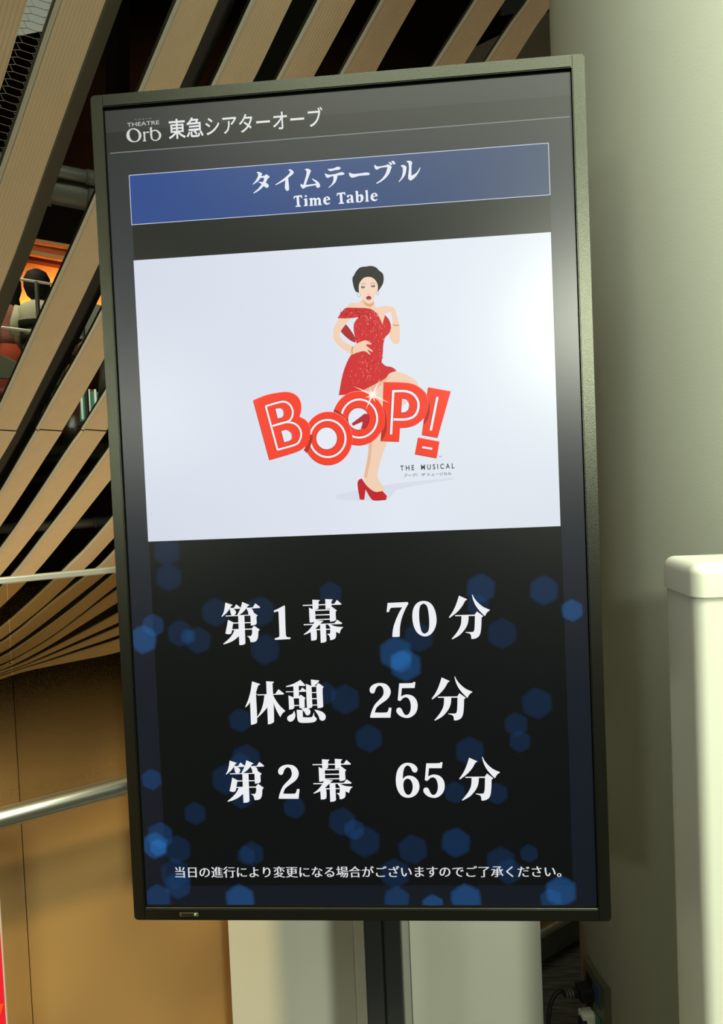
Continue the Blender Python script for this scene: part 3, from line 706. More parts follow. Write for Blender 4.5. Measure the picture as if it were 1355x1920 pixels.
def shifted(polys, a, b):         # move a traced glyph so that pixel a lands on pixel b
    A = PX(*a); B = PX(*b); dx, dz = B[0] - A[0], B[1] - A[1]
    return [[[(p[0] + dx, p[1] + dz) for p in r] for r in q] for q in polys]
quad = lambda *p: [[[PX(*q) for q in p]]]
def rect(x0, z0, x1, z1): return [[[(x0, z0), (x1, z0), (x1, z1), (x0, z1)]]]
scr = MB().box((-hw - .002, .0035, ZD - hh - .002), (hw + .002, .045, ZD + hh + .002)).build('screen', M['black'], ds)
def add(name, polys, col, layer, parent=None, label=None):
    o = flat(name, polys, em(col) if isinstance(col, tuple) else col, layer, parent or scr)
    if label: o['label'] = label
    return o
bgm = ramp_mat('screen_background', [(0, (.004, .0065, .013)), (.3, (.006, .0095, .017)), (.6, (.016, .019, .028)), (.78, (.022, .028, .038)), (.9, (.018, .022, .028)), (1, (.02, .022, .022))])
add('backdrop', rect(-hw + .0015, ZD - hh + .004, hw - .0012, ZD + hh - .004), bgm, 0)
# header bar
def zline(x, y): return PX(x, y)[1]
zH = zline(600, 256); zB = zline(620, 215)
add('header_bar', rect(-hw + .0015, zH, hw - .0012, ZD + hh - .004), (30, 31, 30), 1)
add('header_reflection', rect(-hw + .0015, zB, hw - .0012, ZD + hh - .004), (46, 47, 46), 2)  # ceiling-edge reflection painted into the screen as a lighter band
add('header_line', rect(-hw + .006, zH - .0008, hw - .004, zH + .0006), (120, 124, 128), 3)
# dark column of text
tl = PX(247, 424); br = PX(1073, 1660); mid = PX(279, 1015); xr = PX(1052, 990)[0]; xl = mid[0]
zbt = zline(640, 392)
add('text_panel', rect(xl, br[1], xr, zbt), (3, 7, 10), 1)
# banner
bx0, bx1 = PX(244, 375)[0], PX(1030, 320)[0]; bz1 = zline(636, 298); bz0 = zline(640, 394)
bnm = ramp_mat('banner_blue', [(0, (.012, .055, .25)), (.5, (.017, .055, .19)), (1, (.02, .045, .12))], False, bx0, bx1)
bn = add('title_banner', rect(bx0, bz0, bx1, bz1), bnm, 3, ds)
e_ = .0009
add('banner_outline', rect(bx0, bz0, bx1, bz0 + e_) + rect(bx0, bz1 - e_, bx1, bz1) + rect(bx0, bz0, bx0 + e_, bz1) + rect(bx1 - e_, bz0, bx1, bz1), (205, 212, 235), 4, bn)
# ------------------------------------------------ lettering: traced display type
s10 = 1355 / 135; s8 = 1355 / 170
DAI = T(410, 1110, s10, [
 [(125,198),(265,242),(235,262),(215,300),(150,390),(65,465),(52,458),(85,400),(105,330)],
 [(205,300),(285,300),(328,230),(412,295),(400,312),(215,322)],
 [(208,312),(265,318),(315,350),(325,390),(300,435),(245,438),(228,410)],
 [(442,186),(582,245),(550,262),(525,300),(460,375),(380,432),(348,432),(390,350),(420,270)],
 [(515,298),(640,290),(688,213),(780,285),(770,300),(530,314)],
 [(520,305),(600,308),(645,340),(658,385),(735,440),(710,465),(712,590),(690,615),(605,632),(595,440),(560,430),(550,370)],
 [(130,443),(600,425),(600,442),(135,460)],
 [(275,575),(605,565),(605,583),(275,595)],
 [(175,522),(285,575),(270,600),(245,750),(230,785),(180,795),(125,780),(150,660)],
 [(250,700),(630,685),(630,705),(250,718)],
 [(622,690),(665,632),(775,710),(748,735),(740,840),(720,900),(680,935),(598,945),(585,890),(570,860),(530,830),(600,825),(618,810),(630,740)],
 [(365,440),(482,438),(502,965),(470,990),(388,1000)],
 [(300,712),(385,708),(390,822),(290,905),(190,955),(95,985),(85,972),(170,900),(250,810)]])
ONE = T(410, 1110, s10, [[(1230,255),(1245,260),(1262,800),(1275,835),(1300,850),(1348,852),(1348,885),(1058,900),(1055,870),(1110,855),(1138,840),(1142,810),(1125,375),(1105,362),(1042,382),(1035,350),(1100,322),(1160,290)]])
MAKU = T(545, 1110, s10, [
 [(405,145),(545,150),(540,165),(522,180),(522,305),(500,320),(445,332),(412,322)],
 [(225,243),(820,220),(868,148),(955,225),(945,238),(228,262)],
 [(648,132),(790,140),(782,155),(765,175),(765,270),(868,348),(845,372),(852,520),(820,545),(738,558),(730,345),(740,312),(655,322)],
 [(342,292),(412,322),(450,328),(458,345),(465,540),(440,560),(400,572),(355,575)],
 [(445,332),(735,325),(735,345),(450,355)], [(450,425),(740,413),(740,435),(455,442)], [(455,512),(740,500),(740,520),(460,530)],
 [(243,605),(820,588),(872,520),(968,585),(955,602),(245,625)],
 [(455,528),(612,545),(605,558),(580,570),(550,605),(465,690),(485,715),(490,880),(465,905),(385,915),(375,755),(310,785),(250,805),(243,795),(320,735),(385,660),(430,590)],
 [(465,697),(745,690),(745,708),(470,718)],
 [(550,600),(658,600),(672,920),(640,945),(563,955)],
 [(695,602),(740,610),(840,645),(985,660),(980,670),(945,705),(918,782),(850,748),(852,830),(835,870),(795,895),(742,905),(735,850),(715,815),(685,797),(695,785),(738,785),(742,680)]])
SEVEN = T(710, 1110, s10, [[(165,205),(540,188),(558,212),(490,340),(430,500),(400,650),(392,835),(380,842),(255,845),(258,760),(280,640),(330,500),(390,370),(440,288),(250,295),(222,305),(205,330),(195,372),(145,380)]])
ZERO = T(710, 1110, s10, [[[(845,168),(930,185),(1000,240),(1050,330),(1080,450),(1085,560),(1060,670),(1010,760),(945,815),(865,835),(780,810),(710,750),(660,650),(635,540),(630,420),(650,310),(700,225),(770,180)],
 [(842,215),(890,245),(920,310),(940,440),(948,580),(942,690),(920,750),(865,785),(820,765),(790,700),(768,590),(758,460),(762,330),(785,250)]]])
FUN = T(820, 1100, s10, [
 [(403,168),(555,235),(548,248),(525,258),(470,355),(400,445),(330,510),(228,588),(213,575),(290,460),(350,330)],
 [(645,150),(658,150),(690,215),(760,300),(860,380),(985,435),(980,447),(935,480),(890,555),(800,465),(720,360),(670,250)],
 [(330,535),(700,525),(740,465),(858,550),(850,565),(828,578),(825,700),(815,820),(800,890),(770,940),(710,975),(645,985),(635,975),(630,920),(605,885),(525,862),(528,852),(665,850),(685,830),(697,760),(703,550),(330,555)],
 [(450,545),(585,545),(580,640),(555,730),(500,820),(410,915),(280,990),(265,980),(340,890),(400,800),(440,700)]])
KYU = T(450, 1265, s10, [
 [(225,125),(378,175),(372,188),(345,200),(295,350),(322,362),(300,382),(322,890),(300,915),(255,935),(205,942),(188,515),(160,560),(105,615),(97,605),(150,480),(195,320)],
 [(490,122),(635,132),(630,150),(610,162),(640,875),(600,915),(525,935)],
 [(460,378),(515,378),(515,595),(440,700),(325,815),(318,800),(390,680),(435,540)],
 [(325,370),(660,362),(722,272),(828,355),(815,372),(330,390)],
 [(612,370),(680,490),(755,590),(850,678),(845,690),(800,725),(757,800),(700,700),(650,590),(620,480)]])
KEI = T(520, 1265, s10, [
 [(432,98),(525,195),(515,212),(400,210),(162,232),(162,215),(300,170)],
 [(300,200),(400,200),(408,435),(305,435)],
 [(160,313),(415,302),(465,240),(545,300),(535,318),(162,332)],
 [(207,388),(305,427),(318,620),(290,645),(220,658)], [(300,425),(415,425),(415,443),(300,445)],
 [(408,412),(437,375),(530,440),(512,465),(515,600),(490,620),(415,630)], [(305,570),(418,567),(418,585),(305,590)],
 [(628,90),(785,108),(780,125),(690,212),(638,212)], [(535,170),(640,212),(658,600),(630,625),(555,635)],
 [(733,212),(770,155),(873,230),(850,255),(862,600),(830,620),(755,630)],
 [(635,212),(740,210),(740,227),(635,229)], [(643,328),(750,325),(750,342),(643,345)], [(645,443),(752,440),(752,458),(645,461)], [(650,563),(758,560),(758,577),(650,580)],
 [(315,678),(335,740),(335,790),(310,845),(270,878),(225,880),(190,850),(185,805),(220,765),(280,735)],
 [(362,660),(475,665),(480,800),(640,798),(665,770),(688,705),(698,780),(740,820),(735,850),(700,885),(620,902),(450,905),(400,885),(375,830)],
 [(445,630),(520,622),(590,640),(622,690),(610,745),(565,768),(535,750),(510,705)],
 [(693,655),(780,672),(860,710),(905,765),(905,820),(880,855),(840,865),(800,845),(770,770)]])
TWO = T(670, 1260, s10, [[(430,205),(530,225),(600,290),(625,370),(605,450),(550,520),(440,600),(360,670),(325,762),(540,760),(570,740),(590,670),(640,672),(620,858),(245,860),(238,840),(265,740),(320,620),(400,530),(465,460),(492,390),(480,310),(450,268),(405,258),(360,290),(335,340),(320,385),(285,403),(245,390),(228,345),(240,290),(290,240),(360,212)]])
FIVE = T(670, 1260, s10, [[(785,212),(1035,205),(1055,188),(1090,190),(1075,300),(835,302),(820,460),(880,430),(950,422),(1040,450),(1105,520),(1132,620),(1115,730),(1060,810),(970,860),(880,858),(800,825),(745,770),(730,720),(745,680),(790,668),(825,690),(860,760),(890,800),(925,808),(965,785),(995,720),(1003,640),(990,560),(960,500),(910,475),(860,490),(820,530),(800,545),(757,530)]])
SIX = T(725, 1410, s10, [[[(405,202),(490,220),(550,265),(578,320),(565,370),(525,385),(485,365),(450,295),(410,257),(370,257),(330,300),(308,380),(300,510),(350,460),(420,442),(510,465),(580,530),(612,620),(605,710),(560,790),(490,840),(405,860),(310,840),(240,780),(190,680),(170,560),(178,420),(210,320),(270,245),(340,208)],
 [(390,500),(440,520),(475,580),(487,660),(470,745),(440,790),(405,805),(360,785),(325,720),(310,630),(320,555),(350,515)]]])
def pt(ox, oy, x, y, s=s10): return (ox + x / s, oy + y / s)
WH = (236, 237, 240)
ROWS = [[DAI, ONE, MAKU, SEVEN, ZERO, FUN],
 [KYU, KEI, TWO, FIVE, shifted(FUN, pt(820, 1100, 403, 168), pt(790, 1255, 378, 151))],
 [shifted(DAI, pt(410, 1110, 125, 198), pt(410, 1415, 205, 110)), shifted(TWO, pt(670, 1260, 430, 205), pt(500, 1415, 410, 186)),
  shifted(MAKU, pt(545, 1110, 405, 145), pt(570, 1410, 335, 135)), SIX, shifted(FIVE, pt(670, 1260, 785, 212), pt(725, 1410, 742, 212)),
  shifted(FUN, pt(820, 1100, 403, 168), pt(840, 1405, 394, 155))]]
for row in ROWS:
    for gl in row: add('character', gl, WH, 6)
HD = T(465, 290, s8, [
 [(125,265),(150,258),(195,272),(212,290),(195,320),(160,385),(75,450),(70,440),(110,395),(145,330),(150,295),(140,275)],
 [(180,325),(240,315),(275,293),(322,330),(310,350),(290,365),(265,420),(215,490),(150,545),(85,582),(80,572),(150,510),(205,440),(235,380),(240,345),(180,352)],
 [(145,405),(240,415),(290,435),(310,465),(300,492),(270,495),(240,475),(200,440)],
 [(595,230),(625,220),(660,235),(685,265),(665,295),(600,350),(600,370),(612,520),(600,538),(580,542),(560,525),(550,490),(558,385),(480,425),(410,458),(405,448),(500,385),(580,320),(625,270),(625,245)],
 [(845,225),(875,210),(920,222),(940,245),(925,280),(860,455),(1012,435),(1010,420),(955,370),(960,358),(1030,395),(1070,440),(1075,480),(1050,500),(1025,490),(1010,457),(870,485),(825,512),(800,495),(780,455),(790,438),(825,455),(870,300),(875,245)],
 [(1188,212),(1215,215),(1280,205),(1335,182),(1375,190),(1385,210),(1350,228),(1290,235),(1240,248),(1205,238)],
 [(1145,285),(1155,282),(1195,300),(1290,292),(1400,262),(1440,280),(1438,295),(1410,305),(1250,325),(1190,348),(1165,335)],
 [(1270,315),(1335,310),(1330,350),(1300,420),(1210,497),(1200,490),(1250,440),(1275,375)]])
HD += T(630, 290, s8, [
 [(190,275),(200,270),(250,288),(380,278),(450,268),(495,275),(503,290),(490,305),(350,318),(240,345),(205,325)],
 [(567,160),(580,155),(620,178),(740,160),(775,143),(833,182),(820,210),(795,280),(740,350),(670,405),(605,438),(600,425),(680,365),(735,290),(760,220),(765,185),(660,200),(610,228),(580,210)],
 [(780,110),(820,120),(838,145),(825,160),(805,150)], [(822,95),(860,98),(885,130),(870,150),(850,140)],
 [(962,170),(990,155),(1030,165),(1052,188),(1035,290),(1000,350),(940,412),(932,405),(975,340),(995,260),(995,195)],
 [(1045,105),(1080,92),(1120,100),(1135,120),(1125,170),(1125,318),(1200,270),(1250,195),(1260,195),(1235,260),(1180,340),(1115,392),(1080,365),(1075,330),(1088,200),(1080,125)]])
add('banner_title', HD, (226, 230, 240), 6, bn)
TT = T(465, 290, s8, [[(685,620),(800,605),(812,648),(798,650),(785,632),(760,630),(768,755),(790,765),(788,778),(710,782),(708,770),(732,760),(722,635),(700,638),(692,660),(678,662)]])
EE = T(465, 290, s8, [[[(1180,625),(1215,640),(1228,676),(1160,688),(1172,718),(1195,726),(1225,713),(1220,735),(1180,750),(1140,735),(1122,695),(1135,645)], [(1177,640),(1192,652),(1194,668),(1162,674),(1164,652)]]])
TM_ = TT + EE + T(465, 290, s8, [[(862,604),(876,611),(880,622),(872,634),(858,636),(847,627),(847,613)],
 [(833,664),(880,650),(888,750),(893,765),(835,772),(833,762),(848,752),(845,680),(833,678)],
 [(912,660),(955,645),(958,660),(985,645),(1005,650),(1015,662),(1045,642),(1072,650),(1082,670),(1088,738),(1103,745),(1100,755),(1048,758),(1052,680),(1035,665),(1022,680),(1025,745),(1038,760),(985,762),(988,690),(975,668),(962,680),(965,750),(975,765),(918,770),(920,755),(928,745),(925,675),(912,672)]], 40)
TM_ += shifted(TT, pt(465, 290, 800, 605, s8), pt(630, 290, 130, 560, s8)) + shifted(EE, pt(465, 290, 1180, 625, s8), pt(630, 290, 572, 571, s8))
TM_ += T(630, 290, s8, [[[(170,605),(225,598),(250,615),(258,705),(270,710),(265,718),(225,722),(222,708),(190,727),(160,720),(153,690),(175,668),(218,655),(215,620),(195,612),(185,640),(165,640),(160,620)], [(218,667),(195,680),(190,703),(205,710),(220,698)]],
 [[(280,550),(325,540),(330,610),(365,592),(395,600),(410,645),(395,695),(360,715),(300,712),(292,560)], [(332,625),(355,615),(368,650),(362,695),(345,703),(333,690)]],
 [(428,540),(470,528),(480,690),(495,697),(490,702),(435,705),(432,698),(445,690),(440,555)]], 40)
add('banner_subtitle', TM_, (230, 233, 242), 6, bn)
ORB = T(230, 190, s8, [[[(165,403),(220,420),(260,455),(280,505),(270,555),(235,595),(180,613),(125,605),(80,575),(57,525),(65,465),(105,420)], [(160,420),(205,440),(235,480),(240,530),(225,575),(185,598),(145,588),(115,550),(102,500),(108,455),(130,428)]],
 [(298,460),(332,450),(335,470),(365,452),(392,455),(395,470),(375,475),(350,472),(338,485),(342,580),(355,592),(352,598),(300,600),(298,593),(313,582),(308,475)],
 [[(405,395),(435,382),(440,440),(480,425),(530,438),(570,480),(575,525),(550,570),(495,592),(445,580),(418,545)], [(442,455),(490,445),(530,475),(542,520),(525,560),(490,578),(455,565),(443,530)]]], 60)
add('logo_lettering', ORB, (205, 207, 205), 5); logo = scr
# --- font text set on the plane, fitted to its inked box
def text_polys(txt, L, R, Tp, B, bold=0.0, smear=0.0):
    cu = bpy.data.curves.new('t', 'FONT'); cu.body = txt; cu.size = 1; cu.resolution_u = 3; cu.offset = bold; cu.fill_mode = 'FRONT'
    o = bpy.data.objects.new('t', cu); COL.objects.link(o)
    dg = bpy.context.evaluated_depsgraph_get(); me = bpy.data.meshes.new_from_object(o.evaluated_get(dg))
    vs = [v.co.copy() for v in me.vertices]; fs = [tuple(p.vertices) for p in me.polygons]
    bpy.data.objects.remove(o); bpy.data.curves.remove(cu); bpy.data.meshes.remove(me)
    x0 = min(v.x for v in vs); x1 = max(v.x for v in vs); y0 = min(v.y for v in vs); y1 = max(v.y for v in vs)
    X0 = PX(*L)[0]; X1 = PX(*R)[0]; Z1 = PX(*Tp)[1]; Z0 = PX(*B)[1]
    V = [(X0 + (v.x - x0) / (x1 - x0) * (X1 - X0), Z0 + (v.y - y0) / (y1 - y0) * (Z1 - Z0)) for v in vs]
    return V, fs
def text(name, txt, L, R, Tp, B, col, layer, parent=None, bold=0.0, smear=0):
    V, fs = text_polys(txt, L, R, Tp, B, bold); y = YS - .00006 * layer
    vs = []; ff = []
    for k, dx in enumerate(([0] if not smear else [-smear, -smear / 3, smear / 3, smear])):
        b0 = len(vs); vs += [(p[0] + dx, y, p[1]) for p in V]; ff += [tuple(b0 + i for i in f) for f in fs]
    me = bpy.data.meshes.new(name); me.from_pydata(vs, [], ff); me.update()
    me.flip_normals() if me.polygons and me.polygons[0].normal.y > 0 else None
    o = link(me, name, em(col)); pr = parent or scr; o.parent = pr; me.transform(Matrix.Translation(-wloc(pr))); return o
LG = (200, 202, 202)
text('logo_text', 'THEATRE', (238.3, 231), (298.6, 232), (240, 230.6), (243, 237.7), LG, 5, logo, .0)
text('logo_text', 'T O K Y U', (252.6, 224), (283.8, 224), (284, 221.2), (254, 225.6), (160, 160, 155), 5, logo, .0)
text('header_text', '東急', (315.3, 235), (381.5, 250), (330.5, 222.8), (333.2, 260.4), (222, 224, 224), 5, scr, .014)
text('header_text', 'シアターオーブ', (385.3, 240), (604.0, 205), (599.5, 200.6), (390.6, 254.2), (222, 224, 224), 5, scr, .006)
text('notice_text', '当日の進行により変更になる場合がございますのでご了承ください。', (328.8, 1635), (1051.5, 1640), (333, 1624.6), (333, 1645.4), (214, 216, 220), 6, scr, -.006, .00045)

# ------------------------------------------------ luminous hexagon bokeh
BK = [(195,90,75,0),(205,220,72,0),(435,395,75,0),(660,390,80,0),(1012,300,62,0),(125,460,60,1),(75,530,75,2),(260,500,70,0),(350,535,70,0),(300,515,40,1),(685,580,80,0),(985,800,60,0),(1085,830,80,0),(560,935,62,0),(590,1130,80,0),(490,1230,80,0),(560,1150,55,0),(118,1230,55,1),(335,1400,60,0),(570,1320,60,0),(830,1370,60,0),(1070,1440,75,0),(1130,1480,55,1),(160,1510,70,1),(135,1560,70,2),(150,1570,45,2),(245,1580,75,0),(235,1700,80,0),(250,1760,70,1),(150,1820,70,1),(560,1830,80,2),(620,1600,65,0),(590,1610,50,0)]
BK = [(240 + x / 2.666, 1000 + y / 2.666, r / 2.666, b) for x, y, r, b in BK]
BK2 = [(590,275,80,1),(575,360,60,0),(905,285,80,1),(1045,385,60,2),(695,500,82,0),(280,520,80,0),(165,600,90,2),(215,660,85,2),(190,640,60,2),(870,850,85,0),(765,955,65,0),(785,1040,60,0),(30,1025,75,0),(535,1090,80,0),(460,1295,60,0),(670,1300,60,0),(10,1540,85,0),(250,1580,80,0),(465,1545,80,1),(690,1640,80,0),(830,1600,50,0),(730,1690,70,0),(160,1700,80,0),(170,1830,70,1),(350,1860,60,2),(515,1830,85,2),(990,1790,85,2),(940,1830,60,1)]
BK += [(680 + x / 2.666, 1000 + y / 2.666, r / 2.666, b) for x, y, r, b in BK2]
mb_ = bpy.data.materials.new('bokeh_glow'); mb_.use_nodes = True; nt = mb_.node_tree; nt.nodes.clear()
out = nt.nodes.new('ShaderNodeOutputMaterial'); at_ = nt.nodes.new('ShaderNodeAttribute'); at_.attribute_name = 'glow'
emn = nt.nodes.new('ShaderNodeEmission'); tr = nt.nodes.new('ShaderNodeBsdfTransparent'); asn = nt.nodes.new('ShaderNodeAddShader')
nt.links.new(at_.outputs['Color'], emn.inputs[0]); nt.links.new(emn.outputs[0], asn.inputs[0]); nt.links.new(tr.outputs[0], asn.inputs[1]); nt.links.new(asn.outputs[0], out.inputs[0])
LV = [(.0012, .011, .036), (.0018, .018, .06), (.0035, .034, .105)]
zlo, zhi = ZD - hh + .004, ZD + hh
for k, (x, y, r, b) in enumerate(BK):
    cx, cz = PX(x, y); rr = abs(PX(x + r, y)[0] - cx); inside = xl < cx < xr and cz > br[1]
    c = Vector(LV[b]) * (.9 if inside else 1.15)
    rot = random.uniform(-.15, .15) + pi / 2; yy = YS - .00006 * 1.5 - .000012 * (k % 40)
    vs = [(cx, yy, cz)]; cols = [c]
    for q, f_ in ((.80, 1.0), (.93, .6), (1.06, 0)):
        for j in range(6 * 2):
            a0 = rot + 2 * pi * (j // 2) / 6; a1 = rot + 2 * pi * (j // 2 + 1) / 6
            px_, pz_ = (cos(a0), sin(a0)) if j % 2 == 0 else ((cos(a0) + cos(a1)) / 2, (sin(a0) + sin(a1)) / 2)
            if j % 2 == 1: px_ *= 1.05; pz_ *= 1.05
            vs.append((min(max(cx + rr * q * px_, -hw + .002), hw - .0015), yy, min(max(cz + rr * q * pz_, zlo), zhi))); cols.append(c * f_)
    fs = [(0, 1 + (j + 1) % 12, 1 + j) for j in range(12)]
    for q in (0, 1):
        for j in range(12): a0 = 1 + q * 12 + j; a1 = 1 + q * 12 + (j + 1) % 12; fs.append((a0, a1, a1 + 12, a0 + 12))
    me = bpy.data.meshes.new('bokeh_spot'); me.from_pydata(vs, [], fs); me.update()
    ca = me.color_attributes.new('glow', 'FLOAT_COLOR', 'POINT')
    for i, cc_ in enumerate(cols): ca.data[i].color = (cc_[0], cc_[1], cc_[2], 1)
    o = link(me, 'bokeh_spot', mb_); o.parent = scr; me.transform(Matrix.Translation(-wloc(scr)))

# ------------------------------------------------ poster picture
pz1 = PX(640, 462)[1]; pz0 = PX(664, 1001)[1]; px0 = PX(264, 750)[0]; px1 = PX(1041, 700)[0]
pm_ = ramp_mat('poster_white', [(0, (.64, .68, .78)), (.35, (.70, .74, .84)), (.62, (.74, .79, .87)), (1, (.70, .75, .82))], False, px0, px1)
po = add('poster', rect(px0, pz0, px1, pz1), pm_, 4, ds)
def A(name, polys, col, layer, lim=50): return add(name, polys, col, layer, po)
def stroke(ox, oy, s, pts, w, closed=False):
    P = [Vector(p) for p in pts]; n = len(P); Lf = []; Rt = []
    for i in range(n):
        a = P[i - 1] if (i > 0 or closed) else P[i]; b = P[(i + 1) % n] if (i < n - 1 or closed) else P[i]
        d0 = (P[i] - a); d1 = (b - P[i])
        d0 = d0.normalized() if d0.length > 1e-6 else d1.normalized(); d1 = d1.normalized() if d1.length > 1e-6 else d0
        nn_ = Vector((-(d0.y + d1.y), d0.x + d1.x)); nn_.normalize(); cs = max(.35, nn_.dot(Vector((-d0.y, d0.x))))
        Lf.append(P[i] + nn_ * w / 2 / cs); Rt.append(P[i] - nn_ * w / 2 / cs)
    out = []; m_ = n if closed else n - 1
    for i in range(m_):
        j = (i + 1) % n; out.append([[PX(ox + q.x / s, oy + q.y / s) for q in (Lf[i], Lf[j], Rt[j], Rt[i])]])
    return out
def curve(pts, k=5):
    P = [Vector(p) for p in pts]; Q = []
    for i in range(len(P) - 1):
        a = P[max(i - 1, 0)]; b = P[i]; c = P[i + 1]; d = P[min(i + 2, len(P) - 1)]
        for j in range(k):
            t = j / k; Q.append(.5 * ((2 * b) + (c - a) * t + (2 * a - 5 * b + 4 * c - d) * t * t + (3 * b - a - 3 * c + d) * t ** 3))
    Q.append(P[-1]); return [tuple(q) for q in Q]
def ell(cx, cy, rx, ry, n=40, rot=0): return [(cx + rx * cos(2 * pi * k / n) * cos(rot) - ry * sin(2 * pi * k / n) * sin(rot), cy + rx * cos(2 * pi * k / n) * sin(rot) + ry * sin(2 * pi * k / n) * cos(rot)) for k in range(n)]
# soft floor shadow under the figure
A('floor_shadow', T(440, 480, 2.9457, [[(560,1320),(700,1290),(900,1255),(1200,1225),(1210,1235),(900,1290),(840,1345),(700,1352),(560,1345)]]), (213, 219, 231), 5)
sw_ = 8.729; bo_ = (620, 480, sw_); bg_ = (440, 480, 2.9457)
SK = (240, 205, 178); SK2 = (226, 182, 150); RD = (206, 38, 44); RD2 = (160, 22, 30)
A('drape', T(*bo_, [[(240,1110),(300,1180),(400,1340),(410,1420),(330,1390),(220,1300),(150,1220)]]), (170, 32, 42), 6)
A('skin_shape', T(*bo_, [[(330,770),(300,820),(230,880),(150,1000),(80,1120),(40,1230),(50,1300),(110,1330),(170,1220),(260,1100),(340,1010),(420,900)]]), SK, 7)
A('skin_shape', T(*bo_, [[(45,1250),(110,1240),(200,1390),(360,1480),(420,1440),(500,1400),(580,1385),(670,1440),(655,1450),(590,1445),(580,1470),(690,1555),(680,1568),(590,1530),(650,1610),(640,1620),(555,1560),(420,1585),(350,1610),(200,1530),(90,1430),(40,1330)]]), SK, 11)
A('skin_shape', T(*bg_, [[(680,735),(760,700),(860,650),(900,640),(960,662),(1000,690),(1018,725),(1000,760),(960,800),(920,842),(820,830),(740,770)], [(815,760),(842,1010),(822,1080),(795,1170),(790,1225),(830,1290),(815,1305),(760,1300),(715,1240),(712,1210),(735,1100),(742,1000),(750,800)]]), SK, 6)
A('skin_shadow', T(*bg_, [[(742,1000),(752,850),(765,850),(760,1000),(750,1120),(728,1230),(715,1220),(735,1100)], [(690,745),(790,700),(860,665),(800,720),(740,765)]]), SK2, 7)
A('shoe_shape', T(*bg_, [[(700,1228),(682,1240),(678,1265),(690,1345),(715,1347),(722,1290),(745,1330),(765,1350),(835,1348),(840,1325),(815,1298),(775,1302),(735,1275)]]), (190, 24, 34), 8)
A('skin_shape', T(*bo_, [[(240,855),(300,790),(350,768),(450,775),(520,700),(710,735),(715,830),(780,860),(880,960),(850,1110),(790,1020),(700,900),(570,860)]]), SK, 8)
A('skin_shadow', T(*bo_, [[(520,715),(600,772),(650,785),(705,745),(700,800),(640,840),(560,800)]]), (222, 165, 118), 9)
A('dress', T(*bo_, [[(380,1110),(450,1010),(520,960),(600,870),(660,870),(760,950),(810,1040),(845,1120),(885,965),(950,1040),(985,1150),(965,1250),(885,1340),(860,1450),(850,1600),(830,1740),(900,1800),(1000,1820),(1080,1880),(960,1925),(900,2000),(700,2110),(400,2250),(130,2280),(180,2000),(240,1800),(340,1610),(440,1560),(420,1420),(380,1250)]]), RD, 9)
A('shawl', T(*bo_, [[(108,1020),(170,930),(240,855),(350,848),(450,850),(570,853),(650,870),(660,900),(560,965),(430,1005),(250,1022)]]), (196, 34, 42), 10)
A('skin_shape', T(*bo_, [[(1000,830),(1040,860),(1070,920),(1090,1010),(1120,1130),(1128,1390),(1100,1435),(1060,1448),(1000,1400),(960,1310),(985,1180),(1012,1130),(1000,1000),(985,930),(950,890)], [(755,850),(860,820),(1005,830),(1005,920),(900,930),(850,1035),(815,1042),(850,950),(790,985),(765,970),(830,900),(740,892),(690,875)]]), SK, 11)
A('bracelet', stroke(*bo_, [(1010,1125),(1060,1140),(1115,1135)], 18) + stroke(*bo_, [(365,1485),(345,1540),(350,1600)], 22), (190, 160, 90), 12)
rs = random.Random(3); sp1 = []; sp2 = []
dress_zone = [(400,1100,880,1400),(440,1380,850,1750),(260,1700,830,2080),(150,870,560,1010),(560,900,760,1100)]
for k in range(420):
    z = rs.choice(dress_zone); x = rs.uniform(z[0], z[2]); y = rs.uniform(z[1], z[3]); w_ = rs.uniform(5, 13); h_ = rs.uniform(10, 36)
    if 260 <= x <= 460 and y > 1500 and x < 460 - (y - 1500) * .35: continue
    (sp1 if rs.random() < .5 else sp2).append([(x, y), (x + w_, y + 3), (x + w_ * .8, y + h_), (x - 2, y + h_ * .8)])
A('sequins', T(*bo_, sp1, 5), (238, 120, 116), 10); A('sequins', T(*bo_, sp2, 5), RD2, 10)
A('face', T(*bo_, [[(460,480),(480,400),(600,340),(720,370),(765,470),(760,560),(725,650),(700,725),(650,780),(600,775),(530,720),(480,610)]]), (243, 212, 190), 12)
A('hair_shape', T(*bo_, [[(410,260),(480,190),(580,175),(660,165),(740,190),(790,240),(850,290),(866,370),(855,450),(810,530),(765,590),(768,480),(730,400),(660,350),(560,352),(500,400),(462,470),(458,540),(462,600),(415,590),(385,540),(362,450),(355,360),(385,310)]]), (42, 42, 38), 13)
A('facial_features', T(*bo_, [ell(527, 512, 33, 20, 14), ell(692, 495, 33, 20, 14)], 5) + stroke(*bo_, [(495,465),(530,452),(575,460)], 6) + stroke(*bo_, [(645,450),(690,440),(735,455)], 6), (96, 66, 84), 13)
A('lips', T(*bo_, [ell(622, 690, 42, 34, 16)], 5), (140, 26, 40), 13); A('lips', T(*bo_, [ell(624, 706, 24, 16, 14)], 5), (205, 84, 88), 14)
A('facial_features', T(*bo_, [ell(532, 508, 9, 9, 10), ell(690, 492, 9, 9, 10)], 5), (225, 225, 230), 14)
A('facial_features', stroke(*bo_, [(590,620),(612,628),(640,618)], 6), (200, 140, 115), 13)
A('earring', stroke(*bo_, ell(462, 640, 24, 34, 18), 6, True) + stroke(*bo_, ell(766, 608, 22, 32, 18), 6, True), (150, 150, 150), 12)
